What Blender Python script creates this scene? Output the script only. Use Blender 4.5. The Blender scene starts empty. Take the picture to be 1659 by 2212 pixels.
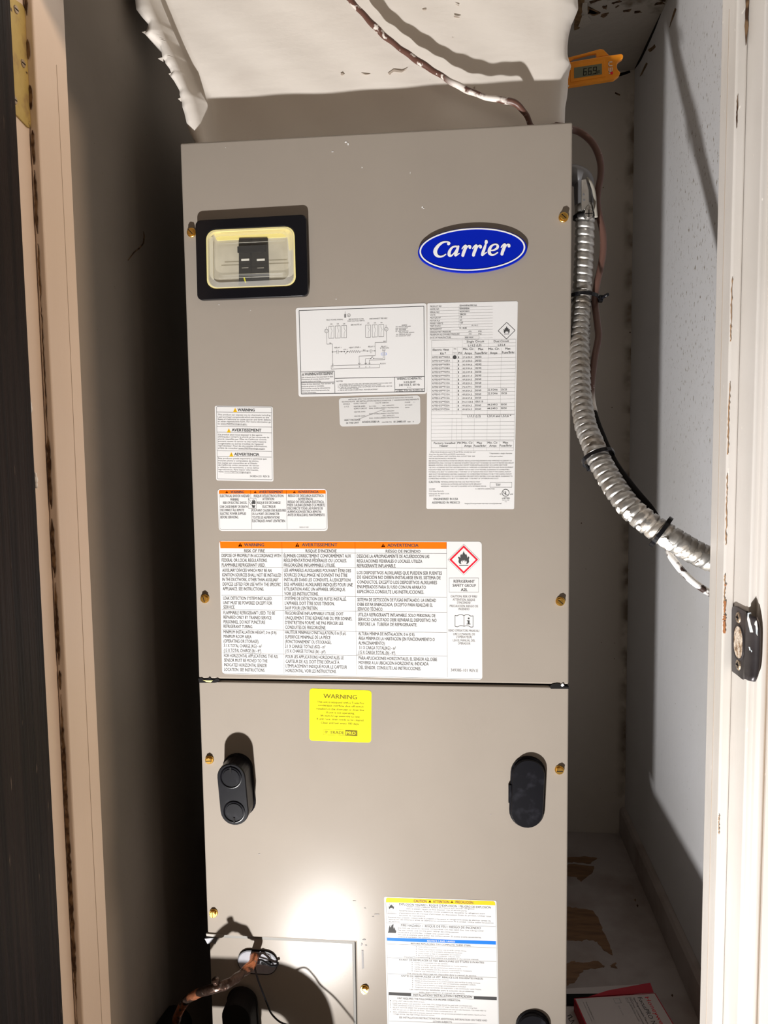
import bpy, bmesh, math, random
import numpy as np
from mathutils import Vector, Matrix
random.seed(7)
S = bpy.context.scene
COL = S.collection

# ---------------------------------------------------------------- camera, world, lights, exposure
CF, YAW, PITCH, ROLL = 1631.02, -.0958, -.0832, -.0137
CC = np.array([.1105, -1.047, 1.5])
def _axes():
    cy, sy, cp, sp = math.cos(YAW), math.sin(YAW), math.cos(PITCH), math.sin(PITCH)
    cr, sr = math.cos(ROLL), math.sin(ROLL)
    w = np.array([sy*cp, cy*cp, sp]); r = np.array([cy, -sy, 0.]); u = np.cross(r, w)
    return r*cr+u*sr, -r*sr+u*cr, w
CA, CU, CW = _axes()
cam = bpy.data.cameras.new('camera'); co = bpy.data.objects.new('camera', cam); COL.objects.link(co)
co.matrix_world = Matrix([[CA[i], CU[i], -CW[i], CC[i]] for i in range(3)] + [[0, 0, 0, 1]])
cam.sensor_fit = 'VERTICAL'; cam.sensor_height = 36.; cam.lens = CF/2212*36.
cam.clip_start = .02
S.camera = co

W = bpy.data.worlds.new('world'); S.world = W; W.use_nodes = True
bg = W.node_tree.nodes['Background']; bg.inputs[0].default_value = (1, .80, .62, 1); bg.inputs[1].default_value = .14

def light(name, kind, loc, power, color, size, aim=None, cone=None):
    l = bpy.data.lights.new(name, kind); o = bpy.data.objects.new(name, l); COL.objects.link(o)
    o.location = loc; l.energy = power; l.color = color; l.shadow_soft_size = size
    if aim is not None:
        o.rotation_euler = (Vector(aim)-Vector(loc)).to_track_quat('-Z', 'Y').to_euler()
    if cone: l.spot_size = math.radians(cone); l.spot_blend = 1.
    return o
# work light standing low in the doorway, tilted up
light('work_light', 'SPOT', (-.275, -.98, .095), 292, (1, .975, .95), .024, aim=(-.27, -1.06, 1.15), cone=170)
# ceiling lamp of the hall, up to the right
light('hall_lamp', 'POINT', (2.4, -.84, 2.3), 150, (1, .74, .52), .07)

S.view_settings.view_transform = 'Standard'; S.view_settings.look = 'None'
S.view_settings.exposure = 0.; S.view_settings.gamma = 1.; S.view_settings.use_curve_mapping = False

# ---------------------------------------------------------------- helpers
def ray(px, py): return CW + CA*((px-829.5)/CF) - CU*((py-1106)/CF)
def onY(px, py, Y=0.):
    r = ray(px, py); return CC + r*((Y-CC[1])/r[1])
def onX(px, py, X):
    r = ray(px, py); return CC + r*((X-CC[0])/r[0])
def onZ(px, py, Z):
    r = ray(px, py); return CC + r*((Z-CC[2])/r[2])

def mesh(name, v, f, m=None, parent=None, smooth=False, mats=None):
    me = bpy.data.meshes.new(name); me.from_pydata([tuple(map(float, p)) for p in v], [], [tuple(int(k) for k in q) for q in f]); me.update()
    o = bpy.data.objects.new(name, me); COL.objects.link(o)
    if m: me.materials.append(m)
    if parent: o.parent = parent
    if smooth:
        me.polygons.foreach_set('use_smooth', [True]*len(me.polygons))
    return o
def bmobj(name, bm, m, parent=None, smooth=False, bevel=0, seg=2, ang=40):
    bmesh.ops.recalc_face_normals(bm, faces=bm.faces[:])
    me = bpy.data.meshes.new(name); bm.to_mesh(me); bm.free()
    o = bpy.data.objects.new(name, me); COL.objects.link(o); me.materials.append(m)
    if parent: o.parent = parent
    if smooth: me.polygons.foreach_set('use_smooth', [True]*len(me.polygons))
    if bevel:
        b = o.modifiers.new('bevel', 'BEVEL'); b.width = bevel; b.segments = seg; b.limit_method = 'ANGLE'; b.angle_limit = math.radians(ang)
        b.harden_normals = False
    return o
def empty(name, loc, label, cat, group=None):
    o = bpy.data.objects.new(name, None); COL.objects.link(o); o.location = loc; o.empty_display_size = .02
    return tag(o, label, cat, group)
def tag(o, label=None, cat=None, group=None, kind=None):
    if label: o['label'] = label
    if cat: o['category'] = cat
    if group: o['group'] = group
    if kind: o['kind'] = kind
    return o
def fixparent(o, p):
    o.parent = p; o.matrix_parent_inverse = Matrix.Translation(-Vector(p.location)) if p.type == 'EMPTY' else Matrix.Identity(4)
def add_box(bm, x0, x1, y0, y1, z0, z1):
    vs = [bm.verts.new(p) for p in ((x0,y0,z0),(x1,y0,z0),(x1,y1,z0),(x0,y1,z0),(x0,y0,z1),(x1,y0,z1),(x1,y1,z1),(x0,y1,z1))]
    for q in ((0,3,2,1),(4,5,6,7),(0,1,5,4),(1,2,6,5),(2,3,7,6),(3,0,4,7)): bm.faces.new([vs[i] for i in q])
def box(name, x0, x1, y0, y1, z0, z1, m, parent=None, bevel=0, seg=2):
    bm = bmesh.new(); add_box(bm, x0, x1, y0, y1, z0, z1)
    return bmobj(name, bm, m, parent, bevel=bevel, seg=seg)
def prism(name, pts, y0, y1, m, parent=None, axis='Y', bevel=0, seg=2, smooth=False):
    """extrude polygon. axis Y: pts are (x,z); axis Z: pts are (x,y); axis X: pts (y,z)"""
    bm = bmesh.new()
    mk = {'Y': lambda p, t: (p[0], t, p[1]), 'Z': lambda p, t: (p[0], p[1], t), 'X': lambda p, t: (t, p[0], p[1])}[axis]
    a = [bm.verts.new(mk(p, y0)) for p in pts]; b = [bm.verts.new(mk(p, y1)) for p in pts]
    bm.faces.new(a); bm.faces.new(b[::-1]); n = len(pts)
    for i in range(n): bm.faces.new((a[i], b[i], b[(i+1) % n], a[(i+1) % n]))
    return bmobj(name, bm, m, parent, bevel=bevel, seg=seg, smooth=smooth)
def spline(P, n=8):
    P = [np.array(p, float) for p in P]; P = [2*P[0]-P[1]] + P + [2*P[-1]-P[-2]]; out = []
    for i in range(1, len(P)-2):
        for k in range(n):
            t = k/n
            out.append(.5*((2*P[i]) + (-P[i-1]+P[i+1])*t + (2*P[i-1]-5*P[i]+4*P[i+1]-P[i+2])*t*t + (-P[i-1]+3*P[i]-3*P[i+1]+P[i+2])*t**3))
    out.append(P[-2]); return out
def resample(P, step):
    P = np.array(P); d = np.r_[0, np.cumsum(np.linalg.norm(np.diff(P, axis=0), axis=1))]
    n = max(2, int(d[-1]/step)); s = np.linspace(0, d[-1], n+1)
    return np.stack([np.interp(s, d, P[:, k]) for k in range(3)], 1), s
def tube(name, P, r, m, parent=None, n=12, cap=True, step=None, rfun=None):
    if step: P, s = resample(P, step)
    else:
        P = np.array(P); s = np.r_[0, np.cumsum(np.linalg.norm(np.diff(P, axis=0), axis=1))]
    T = np.gradient(P, axis=0); T /= np.linalg.norm(T, axis=1)[:, None]+1e-12
    up = np.array([0, 1., 0]) if abs(T[0][1]) < .9 else np.array([1., 0, 0])
    N = np.cross(T[0], up); N /= np.linalg.norm(N); V = []; 
    for i in range(len(P)):
        N = N - T[i]*(N@T[i]); N /= np.linalg.norm(N); B = np.cross(T[i], N)
        for k in range(n):
            a = 2*math.pi*k/n
            rr = rfun(s[i], a) if rfun else (r[i] if hasattr(r, '__len__') else r)
            V.append(P[i] + rr*(math.cos(a)*N + math.sin(a)*B))
    F = [(i*n+k, i*n+(k+1) % n, (i+1)*n+(k+1) % n, (i+1)*n+k) for i in range(len(P)-1) for k in range(n)]
    if cap: F += [tuple(range(n))[::-1], tuple((len(P)-1)*n+k for k in range(n))]
    return mesh(name, V, F, m, parent, smooth=True)
def disc_y(bm, cx, cz, y0, y1, r, n=20, r2=None):
    r2 = r2 or r
    a = [bm.verts.new((cx+r*math.cos(t), y0, cz+r*math.sin(t))) for t in np.linspace(0, 2*math.pi, n, False)]
    b = [bm.verts.new((cx+r2*math.cos(t), y1, cz+r2*math.sin(t))) for t in np.linspace(0, 2*math.pi, n, False)]
    bm.faces.new(a); bm.faces.new(b[::-1])
    for i in range(n): bm.faces.new((a[i], b[i], b[(i+1) % n], a[(i+1) % n]))
def stadium(cx, cz, hw, hh, n=12, rot=0.):
    """obround outline, taller than wide unless hw>hh"""
    r = min(hw, hh); P = []
    if hh >= hw:
        for t in np.linspace(0, math.pi, n): P.append((r*math.cos(t), hh-r+r*math.sin(t)))
        for t in np.linspace(math.pi, 2*math.pi, n): P.append((r*math.cos(t), -(hh-r)+r*math.sin(t)))
    else:
        for t in np.linspace(-math.pi/2, math.pi/2, n): P.append((hw-r+r*math.cos(t), r*math.sin(t)))
        for t in np.linspace(math.pi/2, 3*math.pi/2, n): P.append((-(hw-r)+r*math.cos(t), r*math.sin(t)))
    c, s = math.cos(rot), math.sin(rot)
    return [(cx+x*c-z*s, cz+x*s+z*c) for x, z in P]
def rrect(w, h, r, n=5):
    """unit-ish rounded rect outline in 0..w,0..h"""
    P = []
    for cx, cy, a in ((w-r, r, -90), (w-r, h-r, 0), (r, h-r, 90), (r, r, 180)):
        for k in range(n+1):
            t = math.radians(a+90*k/n); P.append((cx+r*math.cos(t), cy+r*math.sin(t)))
    return P
def ring_prism(name, outer, inner, y0, y1, m, parent, bevel=0):
    """frame between two outlines with the same vertex count; lists of (x,z)"""
    n = len(outer); bm = bmesh.new()
    L = [[bm.verts.new((p[0], y, p[1])) for p in o] for o, y in ((outer, y0), (inner, y0), (inner, y1), (outer, y1))]
    for i in range(n):
        j = (i+1) % n
        for a, b in ((0, 1), (1, 2), (2, 3), (3, 0)): bm.faces.new((L[a][i], L[a][j], L[b][j], L[b][i]))
    return bmobj(name, bm, m, parent, bevel=bevel)

# ---------------------------------------------------------------- materials
def srgb(*c): return tuple((x/12.92 if x <= .04045 else ((x+.055)/1.055)**2.4) for x in (k/255 for k in c))
def mat(name, c, rough=.6, metal=0., noise=None, bump=None, spec=.5, trans=0., ior=1.45, coat=0.):
    """noise = (second colour, scale, lo, hi[, stretch]); bump = (scale, strength[, stretch])"""
    m = bpy.data.materials.new(name); m.use_nodes = True; nt = m.node_tree; b = nt.nodes['Principled BSDF']
    b.inputs['Base Color'].default_value = (*c, 1); b.inputs['Roughness'].default_value = rough; b.inputs['Metallic'].default_value = metal
    b.inputs['Specular IOR Level'].default_value = spec; b.inputs['Transmission Weight'].default_value = trans; b.inputs['IOR'].default_value = ior
    b.inputs['Coat Weight'].default_value = coat
    tc = nt.nodes.new('ShaderNodeTexCoord')
    def noi(scale, st=(1, 1, 1), det=5):
        mp = nt.nodes.new('ShaderNodeMapping'); mp.inputs['Scale'].default_value = st; nt.links.new(tc.outputs['Object'], mp.inputs[0])
        n = nt.nodes.new('ShaderNodeTexNoise'); n.inputs['Scale'].default_value = scale; n.inputs['Detail'].default_value = det
        nt.links.new(mp.outputs[0], n.inputs[0]); return n
    last = None
    if noise:
        ns = noise if isinstance(noise, list) else [noise]
        for q in ns:
            n = noi(q[1], q[4] if len(q) > 4 else (1, 1, 1))
            cr = nt.nodes.new('ShaderNodeMapRange'); cr.inputs[1].default_value = q[2]; cr.inputs[2].default_value = q[3]; nt.links.new(n.outputs[0], cr.inputs[0])
            fac = cr.outputs[0]
            if len(q) > 5:   # window: list of (axis, lo, hi, soft)
                sep = nt.nodes.new('ShaderNodeSeparateXYZ'); nt.links.new(tc.outputs['Object'], sep.inputs[0])
                for ax, lo, hi, so in q[5]:
                    for e, sg in ((lo, 1), (hi, -1)):
                        r = nt.nodes.new('ShaderNodeMapRange'); r.interpolation_type = 'SMOOTHSTEP'
                        r.inputs[1].default_value = e-so; r.inputs[2].default_value = e+so
                        r.inputs[3].default_value = 0 if sg > 0 else 1; r.inputs[4].default_value = 1 if sg > 0 else 0
                        nt.links.new(sep.outputs['XYZ'.index(ax)], r.inputs[0])
                        mu = nt.nodes.new('ShaderNodeMath'); mu.operation = 'MULTIPLY'; nt.links.new(fac, mu.inputs[0]); nt.links.new(r.outputs[0], mu.inputs[1]); fac = mu.outputs[0]
            mx = nt.nodes.new('ShaderNodeMix'); mx.data_type = 'RGBA'; mx.inputs[7].default_value = (*q[0], 1)
            if last is None: mx.inputs[6].default_value = (*c, 1)
            else: nt.links.new(last, mx.inputs[6])
            nt.links.new(fac, mx.inputs[0]); last = mx.outputs[2]
        nt.links.new(last, b.inputs['Base Color'])
    if bump:
        n = noi(bump[0], bump[2] if len(bump) > 2 else (1, 1, 1)); bp = nt.nodes.new('ShaderNodeBump')
        bp.inputs['Strength'].default_value = bump[1]; bp.inputs['Distance'].default_value = .002
        nt.links.new(n.outputs[0], bp.inputs['Height']); nt.links.new(bp.outputs[0], b.inputs['Normal'])
    return m
M = {}
XR, XL, YB, ZC, ZS, ZT = .488, -.345, .65, 2.285, .62, 1.9235
M['panel'] = mat('taupe_enamel', (.325, .285, .243), .22, noise=((.305, .267, .228), 6, .35, .7), bump=(900, .02), spec=.11)
M['casing'] = mat('taupe_casing', (.36, .33, .29), .5)
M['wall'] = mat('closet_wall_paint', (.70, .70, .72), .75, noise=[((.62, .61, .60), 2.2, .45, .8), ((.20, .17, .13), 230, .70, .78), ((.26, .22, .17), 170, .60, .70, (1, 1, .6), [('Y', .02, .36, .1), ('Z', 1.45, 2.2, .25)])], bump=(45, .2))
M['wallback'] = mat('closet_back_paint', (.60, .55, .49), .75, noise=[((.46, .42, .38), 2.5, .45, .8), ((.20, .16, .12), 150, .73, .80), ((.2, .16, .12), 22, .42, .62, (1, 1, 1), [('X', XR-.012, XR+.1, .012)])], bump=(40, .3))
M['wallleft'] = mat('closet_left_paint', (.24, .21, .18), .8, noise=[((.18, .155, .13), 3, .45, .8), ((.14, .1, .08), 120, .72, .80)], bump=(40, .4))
M['ceil'] = mat('closet_ceiling_paint', (.50, .46, .41), .8, noise=[((.16, .12, .08), 14, .56, .66, (1, 1, 1), [('Y', .1, .45, .03)])], bump=(60, .8))
M['trim'] = mat('cream_gloss_trim', (.66, .625, .59), .32, noise=[((.59, .555, .51), 5, .45, .75), ((.86, .82, .76), 160, .71, .75, (1, 1, .5))], bump=(18, .25, (3, 3, .6)))
M['trimleft'] = mat('cream_trim_hinge_side', (.68, .57, .48), .42, noise=[((.6, .5, .42), 6, .4, .75, (1, 1, .2))], bump=(15, .2, (3, 3, .5)))
M['duct'] = mat('white_mastic', (.86, .80, .73), .55, noise=[((.78, .71, .64), 9, .5, .8), ((.62, .54, .46), 160, .73, .80)], bump=(14, .4, (1, 1, 2.5)))
M['shelf'] = mat('worn_painted_board', (.42, .37, .35), .7, noise=[((.28, .22, .19), 9, .45, .7)], bump=(40, .5))
M['wood'] = mat('bare_stained_wood', (.26, .14, .07), .6, noise=((.16, .085, .045), 20, .35, .65, (1, 6, 1)), bump=(60, .4, (1, 8, 1)))
M['door'] = mat('dark_stained_oak', (.006, .004, .004), .55, spec=.18, noise=[((.014, .009, .008), 40, .45, .6, (3, 3, .06)), ((.12, .09, .07), 220, .70, .76, (1, 1, .12))], bump=(90, 1., (3, 3, .05)))
M['black'] = mat('black_plastic', (.006, .006, .008), .22, spec=.4)
M['dust'] = mat('dusty_black_rubber', (.003, .003, .005), .33, noise=((.018, .018, .024), 70, .55, .8), spec=.22)
M['matteblack'] = mat('matte_black', (.008, .007, .007), .7, spec=.2)
M['grey'] = mat('grey_rubber', (.30, .30, .33), .55, noise=((.24, .24, .27), 60, .4, .7))
M['brass'] = mat('yellow_zinc', (.86, .52, .12), .28, 1.)
M['steel'] = mat('galvanised_steel', (.62, .61, .59), .30, .95, noise=((.45, .42, .38), 50, .5, .7))
M['flex'] = mat('flexible_steel', (.52, .51, .49), .42, .9, noise=[((.38, .34, .29), 40, .55, .7), ((.80, .76, .70), 55, .50, .53, (1, 1, 1), [('X', .318, .6, .01)])])
M['zinc'] = mat('die_cast_zinc', (.20, .20, .21), .5, .6)
M['wire'] = mat('brown_cable', (.12, .055, .04), .42, noise=[((.75, .68, .62), 75, .58, .62), ((.82, .76, .70), 35, .36, .42, (1, 1, 1), [('X', .105, .180, .01)])])
M['wire2'] = mat('brown_cable_plain', (.13, .065, .05), .45, noise=[((.75, .68, .62), 75, .68, .70), ((.85, .82, .78), 40, .40, .45, (1, 1, 1), [('Z', 1.50, 1.565, .01)])])
M['wire3'] = mat('paint_flecked_cable', (.05, .03, .025), .35, noise=[((.88, .86, .84), 60, .44, .50)])
M['blue'] = mat('emblem_blue', srgb(0, 30, 170), .3, spec=.3)
M['white'] = mat('emblem_white', (.80, .80, .80), .5)
M['paper'] = mat('sticker_paper', (.70, .695, .69), .5, spec=.3)
M['paper2'] = mat('sticker_paper_grey', (.60, .595, .585), .45, spec=.3)
M['ink'] = mat('print_black', (.06, .06, .06), .6, spec=.2)
M['inksoft'] = mat('print_grey', (.17, .165, .165), .6, spec=.2)
M['inkfaint'] = mat('print_light_grey', (.32, .31, .31), .6, spec=.2)
M['orange'] = mat('print_orange', (.95, .16, .0), .5, spec=.2)
M['amber'] = mat('print_amber', (.90, .50, .0), .5, spec=.2)
M['cyan'] = mat('print_blue', (.0, .17, .80), .5, spec=.2)
M['red'] = mat('print_red', (.68, .01, .03), .5, spec=.2)
M['yellow'] = mat('sticker_yellow', (.90, .87, .0), .5, spec=.2)
M['olive'] = mat('print_olive', (.17, .13, .0), .5, spec=.2)
M['olive2'] = mat('print_olive_soft', (.27, .21, .0), .5, spec=.2)
M['therm'] = mat('orange_plastic', (.85, .30, .012), .4, noise=((.75, .24, .01), 30, .4, .7))
M['lcd'] = mat('lcd_green', (.15, .155, .10), .3)
M['copper'] = mat('copper_tube', (.80, .30, .15), .32, .85, noise=[((.09, .055, .042), 22, .43, .47), ((.3, .25, .22), 130, .6, .68)], bump=(120, .8))
def clear_mat(milk=.05):
    m = bpy.data.materials.new('clear_plastic'); m.use_nodes = True; nt = m.node_tree; nt.nodes.clear()
    o = nt.nodes.new('ShaderNodeOutputMaterial'); t = nt.nodes.new('ShaderNodeBsdfTransparent'); t.inputs[0].default_value = (.97, .96, .90, 1)
    g = nt.nodes.new('ShaderNodeBsdfGlossy'); g.inputs['Roughness'].default_value = .22; d = nt.nodes.new('ShaderNodeBsdfDiffuse'); d.inputs[0].default_value = (.75, .74, .68, 1)
    a = nt.nodes.new('ShaderNodeMixShader'); b = nt.nodes.new('ShaderNodeMixShader'); b.inputs[0].default_value = milk
    a.inputs[0].default_value = .07; nt.links.new(t.outputs[0], a.inputs[1]); nt.links.new(g.outputs[0], a.inputs[2])
    nt.links.new(a.outputs[0], b.inputs[1]); nt.links.new(d.outputs[0], b.inputs[2]); nt.links.new(b.outputs[0], o.inputs[0]); return m
M['clear'] = clear_mat(); M['milky'] = clear_mat(.32)
M['recess'] = mat('grey_beige_backing', (.60, .57, .51), .6, noise=((.47, .44, .39), 25, .4, .7))
M['liner'] = mat('pale_liner', (.66, .62, .50), .6)
M['foam'] = mat('yellowed_liner', (.88, .78, .32), .7)
M['bead'] = mat('old_sealant', (.30, .28, .24), .6)
M['copperred'] = mat('box_red', (.45, .02, .04), .5)
M['card'] = mat('box_white', (.56, .50, .48), .55)
M['hingebrass'] = mat('aged_brass', (.50, .38, .13), .45, .35, noise=[((.33, .22, .1), 45, .5, .7), ((.08, .05, .03), 60, .66, .7)], bump=(80, .6))
M['strike'] = mat('dark_bronze_plate', (.055, .048, .05), .38, .3, noise=((.03, .026, .028), 30, .4, .7))
M['chip'] = mat('splashed_paint', (.50, .55, .58), .45, noise=((.8, .76, .7), 90, .45, .55))
M['grime'] = mat('brown_grime', (.05, .022, .008), .85, noise=((.20, .12, .06), 90, .45, .62))
M['flake'] = mat('plaster_flake', (.55, .50, .44), .8, bump=(150, 1.))
M['tan'] = mat('exposed_tan', (.25, .15, .07), .8, noise=((.12, .07, .03), 60, .4, .6))
M['rust'] = mat('bare_wood_chip', (.40, .16, .06), .7)
M['floor'] = mat('hall_floor', (.16, .10, .06), .5, noise=((.10, .06, .035), 12, .4, .6, (1, 8, 1)))
M['hall'] = mat('hall_wall', (.60, .55, .48), .8)
M['hole'] = mat('hole_plaster', (.62, .52, .42), .8, noise=((.3, .2, .12), 120, .5, .6), bump=(200, 1.))
M['gold'] = mat('screw_bronze', (.42, .33, .24), .35, .6)
M['scar'] = mat('mastic_crack', (.50, .42, .35), .8)
M['gapgrey'] = mat('shaded_flange', (.17, .16, .14), .5)
M['wornedge'] = mat('worn_paint_edge', (.36, .22, .12), .8)
M['faint'] = mat('faint_joint', (.46, .38, .31), .6)
# ---------------------------------------------------------------- the setting
def struct(o): o['kind'] = 'structure'; return o
YF0, YF1 = -.309, -.194      # front and rear face of the wall the doorway is cut in
ZH = 2.005                   # underside of the door head
box_ = lambda *a, **k: struct(box(*a, **k))
box_('wall_right', XR, XR+.08, YF1, YB+.08, 0, ZC+.05, M['wall'])
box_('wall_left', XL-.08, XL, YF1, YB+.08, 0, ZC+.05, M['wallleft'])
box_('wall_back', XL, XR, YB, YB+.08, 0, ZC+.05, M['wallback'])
cl = box_('ceiling', XL, XR, YF1, YB, ZC, ZC+.05, M['ceil'])
box_('floor', -3.2, 3.4, -3.4, YB, -.05, 0, M['floor'])
# doorway wall in three pieces of one mesh
bm = bmesh.new()
add_box(bm, -1.6, -.349, YF0+.003, YF1, 0, 2.45); add_box(bm, .4074, 1.7, YF0+.003, YF1, 0, 2.45); add_box(bm, -.349, .4074, YF0+.003, YF1, ZH+.02, 2.45)
struct(bmobj('wall_front', bm, M['hall']))
# jambs, stops and casings (vertical mouldings)
def mould(name, prof, z0, z1, m): return struct(prism(name, prof, z0, z1, m, axis='Z', bevel=.0012, seg=2))
def wav(name, x0, x1, y0, y1, z0, z1, m):
    return struct(box(name, x0, x1, y0, y1, z0, z1, m, bevel=.0022, seg=3))
jr = wav('trim_1', .3874, .4072, YF0, YF1, 0, ZH+.02, M['trim']); jr['label'] = 'cream door jamb on the strike side'
wav('trim_2', .3768, .3874, -.27, -.2266, 0, ZH, M['trim'])
jl = wav('trim_3', -.349, -.329, YF0, YF1, 0, ZH+.02, M['trimleft'])
st = wav('trim_4', -.329, -.3185, -.27, -.2035, 0, ZH, M['trimleft'])
wav('trim_5', -.329, .3874, YF0, YF1, ZH, ZH+.02, M['trim'])
# casing with its beads, strike side
mould('trim_6', [(.3935, YF0+.003), (.3935, -.3165), (.3965, -.3195), (.4005, -.3195), (.4020, -.3170), (.4045, -.3162), (.4200, -.3185), (.435, -.3205), (.4365, -.3235), (.455, -.3245), (.459, -.322), (.459, YF0+.003)], 0, 2.06, M['trim'])
mould('trim_7', [(-.335, YF0+.003), (-.335, -.3165), (-.36, -.32), (-.40, -.3245), (-.403, -.322), (-.403, YF0+.003)], 0, 2.06, M['trimleft'])
# grime in the joint between hinge-side jamb and its stop
def ribbon(name, pts, m, parent, wf, axis='Y', off=0.):
    """flat strip whose width varies; pts = list of (centre xyz, half width)"""
    V = []; F = []
    for i, (p, w) in enumerate(pts):
        if axis == 'Y': V += [(p[0]-w, p[1], p[2]), (p[0]+w, p[1], p[2])]
        else: V += [(p[0], p[1]-w, p[2]), (p[0], p[1]+w, p[2])]
        if i: F.append((2*i-2, 2*i-1, 2*i+1, 2*i))
    o = mesh(name, V, F, m, parent); s = o.modifiers.new('thick', 'SOLIDIFY'); s.thickness = .0003; s.offset = 0
    return o
def grime(z0, z1, w0, x=-.3255):
    pts = []; z = z0; n = max(4, int((z1-z0)/.004))
    for i in range(n+1):
        t = i/n; e = min(1, 6*t, 6*(1-t))
        pts.append(((x+random.uniform(-.0004, .0004), -.2707, z0+(z1-z0)*t), max(.0002, w0*e*random.uniform(.7, 1.2))))
    return ribbon('grime_line', pts, M['grime'], st, None)
for a, b, w in ((.60, .86, .0022), (.86, 1.235, .0019), (1.24, 1.262, .0012), (1.268, 1.36, .0016), (1.365, 1.43, .0017), (1.44, 1.52, .002), (1.52, 1.66, .0006), (1.66, 1.72, .0009), (1.73, 1.795, .0014), (1.80, 1.835, .0016), (1.855, 1.88, .0018), (1.905, 1.925, .0019), (1.948, 2.0, .0018)):
    grime(a, b, w)
sr = bpy.data.objects['trim_2']
for a, b, w, x in ((1.96, 1.995, .0012, .3852), (1.875, 1.945, .0016, .3852), (1.80, 1.83, .0005, .3785)):
    pts = [((x+random.uniform(-.0003, .0003), -.2707, a+(b-a)*i/12), max(.0002, w*min(1, 5*i/12, 5*(1-i/12))*random.uniform(.7, 1.2))) for i in range(13)]
    ribbon('grime_line', pts, M['grime'], sr, None)
for px, y0, y1, w in ((1564, 1298, 1322, .0012), (1563, 1328, 1340, .0016), (1563, 1342, 1368, .0013), (1564, 1262, 1266, .001)):
    a, b = onY(px, y0, -.2707), onY(px, y1, -.2707)
    pts = [((.3782+random.uniform(-.0003, .0003), -.2708, b[2]+(a[2]-b[2])*i/6), w*random.uniform(.5, 1.2)) for i in range(7)]
    ribbon('paint_chip', pts, M['rust'], sr, None)
for a, b in ((1.33, 1.37), (1.40, 1.47), (1.49, 1.56), (1.60, 1.66), (.78, .80), (1.10, 1.12)):
    pts = [((.3776+random.uniform(-.0005, .0005), -.2707, a+(b-a)*i/24), random.uniform(.0001, .0007)) for i in range(25)]
    ribbon('worn_edge', pts, M['wornedge'], sr, None)
# fine joint lines running up the stops
for o_, x, y in ((st, -.3183, -.228), (sr, .3766, -.249)):
    ribbon('joint_line', [((x, y+.0012*math.sin(i*.5), .3+i*.09), .0003) for i in range(19)], M['faint'], o_, None, axis='X')
# dried paint beads on the hinge side edge
for px, py, r in ((62, 883, .004), (64, 873, .003), (77, 1036, .0028), (78, 1048, .0022), (76, 1026, .002)):
    p = onY(px, py, -.31); bm = bmesh.new(); bmesh.ops.create_icosphere(bm, subdivisions=2, radius=r, matrix=Matrix.Translation(p) @ Matrix.Diagonal((.8, .6, 1.5, 1)))
    for v in bm.verts: v.co += Vector([random.uniform(-.15, .15)*r for _ in range(3)])
    bmobj('paint_bead', bm, M['white'], jl, smooth=True)
# dark door standing open towards the hall
dr = struct(box('door_1', -.339, -.304, -1.02, -.335, .02, 1.995, M['door'], bevel=.002)); dr['label'] = 'black stained oak door standing open at the left'
# baseboard along the right closet wall, painted over
struct(prism('baseboard_right', [(XR, ZS), (XR-.012, ZS), (XR-.012, ZS+.055), (XR-.008, ZS+.062), (XR, ZS+.064)], YF1, YB, M['shelf'], axis='Y', bevel=.001))
# gaps along ceiling edges and plaster damage
def patch(name, pix, plane, m, parent, th=.0006, jit=.0, sub=3):
    """thin irregular piece lying on a surface; pix = photo outline cast on that surface"""
    f, val = plane; P = [f(x, y, val) for x, y in pix]; Q = []
    for i in range(len(P)):
        a, b = P[i], P[(i+1) % len(P)]
        for k in range(sub):
            Q.append(a+(b-a)*k/sub + np.array([random.uniform(-jit, jit), random.uniform(-jit, jit), random.uniform(-jit, jit)]))
    ax = {onY: 1, onX: 0, onZ: 2}[f]
    for q in Q: q[ax] = val
    bm = bmesh.new(); vs = [bm.verts.new(q) for q in Q]; bm.faces.new(vs)
    bmesh.ops.triangulate(bm, faces=bm.faces[:])
    o = bmobj(name, bm, m, parent); s = o.modifiers.new('thick', 'SOLIDIFY'); s.thickness = th; s.offset = 0
    return o
wr = bpy.data.objects['wall_right']; wb = bpy.data.objects['wall_back']
zc = ZC-.0006
patch('crack', [(1441, -4), (1434, -4), (1418, 38), (1404, 75), (1392, 105), (1380, 130), (1361, 156), (1366, 156), (1384, 131), (1396, 106), (1410, 74), (1424, 38)], (onX, XR-.0008), M['matteblack'], cl, th=.001, jit=.0008)
patch('crack', [(1330, 161), (1361, 152), (1361, 157), (1330, 167)], (onY, YB-.0008), M['matteblack'], cl, th=.001, jit=.0006)
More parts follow.
